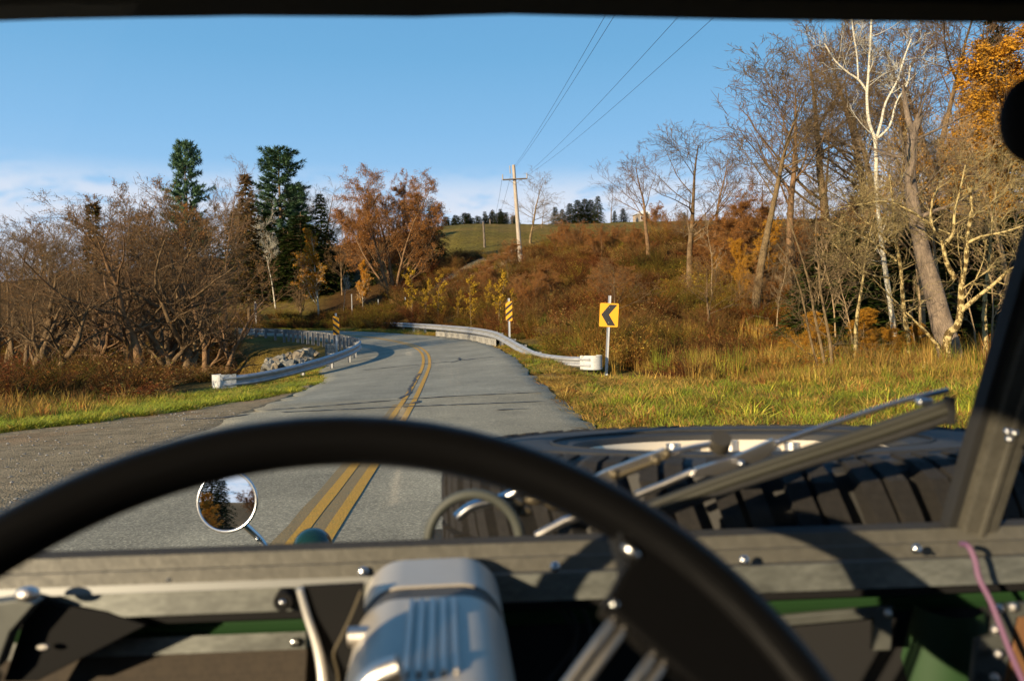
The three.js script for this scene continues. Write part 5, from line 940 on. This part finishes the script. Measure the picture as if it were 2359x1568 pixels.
// interior mirror at the right edge
{ const p = C(2362, 275, .43), k = sub('interior_mirror'); part('mirror_housing', new THREE.SphereGeometry(1, 40, 24).scale(.018, .0235, .012).translate(p.x + .005, p.y, p.z), M.black, k); part('mirror_arm', tubeGeo([p.clone().add(V3(.006, 0, 0)), p.clone().add(V3(.03, .075, -.03))], .004, 8), M.black, k); }
// purple wire hanging at the post foot
part('purple_wire', tubeGeo(spline([C(2216, 1252, .585), C(2232, 1258, .575), C(2247, 1290, .57), C(2256, 1330, .565), C(2282, 1382, .56), C(2305, 1440, .555), C(2332, 1510, .55), C(2372, 1600, .545)], 40), .0020, 10), std([.15, .07, .135], .6), car);
// brackets and bits under the scuttle at the right
{
  const flat = (name, pts, d0, th, mat) => { const q = pts.map(([x, y]) => C(x, y, d0)); return part(name, new THREE.ExtrudeGeometry(new THREE.Shape(q.map((p) => new THREE.Vector2(p.x, p.y))), { depth: th, bevelEnabled: true, bevelSize: .0008, bevelThickness: .0008 }).translate(0, 0, q[0].z), mat, car); };
  flat('angle_bracket', [[1600, 1436], [2062, 1402], [2058, 1500], [2020, 1500], [2022, 1424], [1602, 1452]], .60, .004, M.galvSheet);
  flat('rivet_bracket', [[2290, 1392], [2420, 1385], [2420, 1412], [2334, 1415], [2318, 1500], [2300, 1600], [2232, 1600], [2244, 1470], [2282, 1462]], .585, .004, M.galvSheet);
  for (const [x, y] of [[2302, 1402], [2334, 1398], [2293, 1450], [2300, 1506], [2292, 1560]]) part('rivet', new THREE.SphereGeometry(.0035, 10, 8).translate(...C(x, y, .575).toArray()), M.brushed, car);
  part('rivet', new THREE.SphereGeometry(.003, 10, 8).translate(...C(2046, 1412, .592).toArray()), M.brushed, car);
  flat('brown_panel', [[2338, 1418], [2460, 1412], [2460, 1640], [2310, 1640]], .59, .004, std([.16, .075, .028], .8));
  const g = new THREE.CylinderGeometry(.03, .045, .09, 24, 1, true, -1.3, 2.6).rotateX(.2); const p = C(2160, 1490, .66); part('green_duct', g.translate(p.x, p.y, p.z), std([.016, .05, .015], .6, 0, { side: THREE.DoubleSide }), car);
  for (const [a, b, c2] of [[1230, 1380, 1300], [1262, 1390, 1240], [1320, 1420, 1380]]) part('cable', tubeGeo(spline([C(a, 1350, .62), C(b - 60, 1450, .6), C(c2, 1600, .58)], 16), .0016, 6), M.rubber, car);
}
// right windscreen wiper, lying across the outside of the glass
{
  const w = sub('wiper');
  const line = (ks) => ks.map((k) => C(...k));
  part('wiper_arm', tubeGeo(spline(line([[1788, 1022, .648], [1860, 995, .646], [1960, 962, .642], [2080, 924, .636], [2186, 899, .630]]), 24), .0022, 8), M.chrome, w);
  const q = [[1592, 1092], [1600, 1080], [1690, 1052], [1780, 1014], [1800, 1018], [1770, 1046], [1718, 1082], [1640, 1092]].map(([x, y]) => C(x, y, .652));
  part('arm_plate', new THREE.ExtrudeGeometry(new THREE.Shape(q.map((p) => new THREE.Vector2(p.x, p.y))), { depth: .004, bevelEnabled: true, bevelSize: .001, bevelThickness: .001 }).translate(0, 0, q[0].z), M.brushed, w);
  part('arm_screw', new THREE.SphereGeometry(.003, 12, 8).translate(...C(1708, 1068, .642).toArray()), M.chrome, w);
  const blade = (name, o0, o1, r, mat, d) => part(name, tubeGeo(spline(line([[1480, 1172 + o0, .640 + d], [1660, 1105 + o0, .636 + d], [1850, 1042 + (o0 + o1) / 2, .630 + d], [2030, 985 + o1, .624 + d], [2190, 930 + o1, .617 + d]]), 24), r, 8), mat, w);
  blade('blade_holder', 0, -2, .0042, std([.045, .045, .038], .5, .4), 0); blade('blade_rubber', 26, 30, .0040, M.rubber, .0); blade('blade_spine', 13, 12, .0040, std([.045, .045, .035], .5, .3), -.001);
  part('blade_tip', new RoundedBoxGeometry(.006, .022, .01, 2, .002).translate(...C(2188, 945, .616).toArray()), M.rubber, w);
  part('tip_clip', new RoundedBoxGeometry(.012, .006, .008, 2, .002).translate(...C(2130, 926, .626).toArray()), M.chrome, w);
  part('arm_root', tubeGeo(line([[1465, 1140, .655], [1530, 1115, .655], [1596, 1086, .653]]), .0032, 10), M.brushed, w);
}
// left wiper, parked low behind the wheel rim
{
  const w = sub('wiper'), q = [[1345, 1105], [1400, 1082], [1528, 1036], [1532, 1050], [1470, 1082], [1400, 1110]].map(([x, y]) => C(x, y, .66));
  part('arm_plate', new THREE.ExtrudeGeometry(new THREE.Shape(q.map((p) => new THREE.Vector2(p.x, p.y))), { depth: .004, bevelEnabled: true, bevelSize: .001, bevelThickness: .001 }).translate(0, 0, q[0].z), M.brushed, w);
  part('wiper_arm', tubeGeo([C(1528, 1046, .66), C(1600, 1030, .665), C(1665, 1018, .67)], .0026, 8), M.brushed, w);
  part('pivot_knob', new THREE.CylinderGeometry(.0085, .0085, .012, 18).rotateX(.7).translate(...C(1660, 1020, .668).toArray()), std([.05, .045, .035], .6, .3), w);
  for (const [x, y] of [[1416, 1092], [1512, 1060], [1536, 1044]]) part('spring_post', new THREE.SphereGeometry(.0042, 10, 8).translate(...C(x, y, .655).toArray()), M.brass, w);
  part('spring', tubeGeo([C(1416, 1098, .655), C(1536, 1052, .655)], .0022, 8), M.brass, w);
  part('wiper_arm', tubeGeo(spline([C(1052, 1192, .68), C(1090, 1165, .68), C(1150, 1150, .68), C(1230, 1115, .675)], 14), .0045, 8), M.chrome, w);
  for (const [x, y, s] of [[1175, 1162, 1], [1235, 1150, .8], [1290, 1160, 1.1], [1205, 1178, .7], [1320, 1130, .8]]) part('linkage', new THREE.SphereGeometry(.0075 * s, 12, 8).scale(1.7, .8, 1).translate(...C(x, y, .68).toArray()), M.brass, w);
  part('wiper_blade', tubeGeo([C(1235, 1235, .66), C(1300, 1200, .66), C(1400, 1170, .66)], .004, 8), M.brushed, w);
}
part('reflection_ring', tubeGeo(Array.from({ length: 30 }, (_, i) => { const a = -.15 + i / 29 * 3.5; return C(1092 + 106 * Math.cos(a), 1248 - 110 * Math.sin(a), .665); }), .0044, 10), std([.055, .06, .05], .6), car);  // solid ring added to imitate a reflection in the windscreen

// spare wheel lying on the bonnet
{
  const w = sub('spare_wheel'), R = .40;
  const c = C(1690, 1003, 1.1); w.position.set(c.x, c.y - .099, c.z); w.rotation.x = -5.2 * RAD;
  const prof = [[.212, .070], [.218, .088], [.232, .088], [.262, .0955], [.30, .0965], [.336, .094], [.362, .086], [.374, .074], [.376, 0], [.374, -.074], [.362, -.09], [.30, -.104], [.23, -.094], [.212, -.07]].map(([x, y]) => new THREE.Vector2(x, y));
  part('tyre', new THREE.LatheGeometry(new THREE.SplineCurve(prof).getPoints(70), 96), M.tyre, w);
  for (const [rr, y] of [[.248, .0935], [.322, .0955]]) part('sidewall_ring', new THREE.TorusGeometry(rr, .0022, 6, 96).rotateX(Math.PI / 2).translate(0, y, 0), M.tyre, w);
  const N = 38;
  const lug = (up, off) => { // a slanted bar from the middle of the tread over the shoulder
    const B = new Build(), r0 = .372, dy = [[.004, R], [.05, R], [.078, R - .003], [.093, R - .022], [.098, .352]], wd = .0098;
    const pt = (k, s, deep) => { const [y, r] = dy[k], ang = off / R + (.085 * (y / .1)) + s * wd / R * (1 - .12 * k / 4), rr = deep ? Math.min(r0, r - .004) : r; return V3(Math.cos(ang) * rr, up * (deep ? y * .97 : y), Math.sin(ang) * rr); };
    for (let k = 0; k < 4; k++) { B.quad(pt(k, -1), pt(k, 1), pt(k + 1, 1), pt(k + 1, -1)); for (const s of [-1, 1]) B.quad(pt(k, s, 1), pt(k, s), pt(k + 1, s), pt(k + 1, s, 1)); }
    B.quad(pt(0, -1, 1), pt(0, 1, 1), pt(0, 1), pt(0, -1)); B.quad(pt(4, -1, 1), pt(4, 1, 1), pt(4, 1), pt(4, -1)); return B.geo();
  };
  const top = [lug(1, -.0125), lug(1, .0125)], low = [lug(-1, -.0125), lug(-1, .0125)], tm = M.tread.clone(); tm.side = THREE.DoubleSide;
  for (let k = 0; k < N; k++) for (let h = 0; h < 2; h++) { part('tread_block', top[h], tm, w).rotation.y = k / N * Math.PI * 2; part('tread_block', low[h], tm, w).rotation.y = (k + .5) / N * Math.PI * 2; }
  const rim = [[.0, .05], [.055, .05], [.075, .064], [.095, .068], [.13, .066], [.165, .056], [.186, .046], [.196, .044], [.199, .05], [.204, .066], [.214, .079], [.226, .086], [.232, .081]].map(([x, y]) => new THREE.Vector2(x, y));
  const disc = part('wheel_disc', new THREE.LatheGeometry(rim, 72), (() => { const m = M.cream.clone(); m.side = THREE.DoubleSide; return m; })(), w);
  for (let k = 0; k < 5; k++) { const a = k / 5 * 6.283; part('wheel_nut', new THREE.CylinderGeometry(.011, .011, .02, 6).translate(Math.cos(a) * .085, .076, Math.sin(a) * .085), M.brushed, disc); }
}
// bonnet and wings, mostly below the line of sight
part('bonnet', rbox(.92, .03, 1.0, .012).rotateX(-4.8 * RAD).translate(C(1690, 1015, 1.1).x, C(1690, 1015, 1.1).y - .245, -1.22), M.darkGreen, car);
part('wing', rbox(.46, .05, 1.25, .02).translate(-.345, .985, -1.33), M.darkGreen, car);
part('wing', rbox(.46, .05, 1.25, .02).translate(1.06, .985, -1.33), M.darkGreen, car);
{ const k = sub('side_lamp'), p = C(720, 1262, 1.8); part('lamp_shell', new THREE.SphereGeometry(.0445, 28, 18).scale(1, 1.0, 1.15).translate(p.x, p.y, p.z), M.darkGreen, k); part('lamp_foot', new THREE.CylinderGeometry(.044, .047, .09, 28).translate(p.x, p.y - .045, p.z), M.darkGreen, k); }
// wing mirror
{
  const k = sub('wing_mirror'), p = C(523, 1155, 1.75), r = .0655, eye = camera.position.clone().applyMatrix4(toCar), back = V3(-.42, .055, 1).normalize();
  const toEye = eye.clone().sub(p).normalize(), n = toEye.clone().add(back).normalize(), q = new THREE.Quaternion().setFromUnitVectors(V3(0, 0, 1), n);
  const put = (g) => g.applyQuaternion(q).translate(p.x, p.y, p.z);
  part('mirror_shell', put(new THREE.SphereGeometry(r, 40, 16, 0, 6.2832, 0, 1.5708).scale(1, .45, 1).rotateX(-Math.PI / 2).translate(0, 0, -.003)), M.chrome, k);
  part('mirror_rim', put(new THREE.TorusGeometry(r - .0015, .0036, 12, 64)), M.chrome, k);
  const cap = new THREE.SphereGeometry(2.4, 48, 12, 0, 6.2832, 0, Math.asin((r - .003) / 2.4)).rotateX(Math.PI / 2).translate(0, 0, -2.4 + .0026); part('mirror_glass', put(cap), std([.86, .88, .9], .0, 1), k);
  part('mirror_stalk', tubeGeo(spline([C(556, 1203, 1.76), C(578, 1222, 1.77), C(600, 1244, 1.78), C(614, 1268, 1.78), C(622, 1330, 1.78)], 20), .0075, 12), M.chrome, k);
  part('stalk_screw', new THREE.SphereGeometry(.004, 10, 8).translate(...C(592, 1242, 1.765).toArray()), M.chrome, k);
}
// the body round the cab, outside the frame: it keeps the sky's light off the dash
{
  const skin = std([.05, .055, .05], .7), xl = -.50, xr = 1.16, cx = (xl + xr) / 2, wx = xr - xl;
  part('roof', box(wx + .04, .02, 1.78, cx, 1.935, .40), skin, car);
  part('rear_panel', box(wx, 1.3, .02, cx, 1.245, 1.28), skin, car);
  part('floor', box(wx, .02, 1.95, cx, .585, .32), skin, car);
  part('firewall', box(wx, .72, .02, cx, .96, -.66), skin, car);
  for (const [x, s] of [[xl - .012, 1], [xr + .012, 1]]) {
    const d = sub('door'); part('door_panel', box(.02, .80, 1.92, x, .995, .30), skin, d); part('door_header', box(.02, .03, 1.72, x, 1.91, .42), skin, d); part('window_post', box(.02, .46, .06, x, 1.62, .48), skin, d); part('rear_post', box(.02, .46, .12, x, 1.62, 1.20), skin, d);
    const fr = [V3(x, 1.38, -.63), V3(x, 1.93, -.45)]; part('front_post', tubeGeo(fr, .018, 4), skin, d);
  }
  for (const x of [-.02, .7]) { const s = sub('seat'); part('cushion', rbox(.46, .12, .45, .04, x, .98, .22), M.black, s); part('backrest', rbox(.46, .45, .10, .04, x, 1.22, .48), M.black, s); }
}

renderer.render(scene, camera);
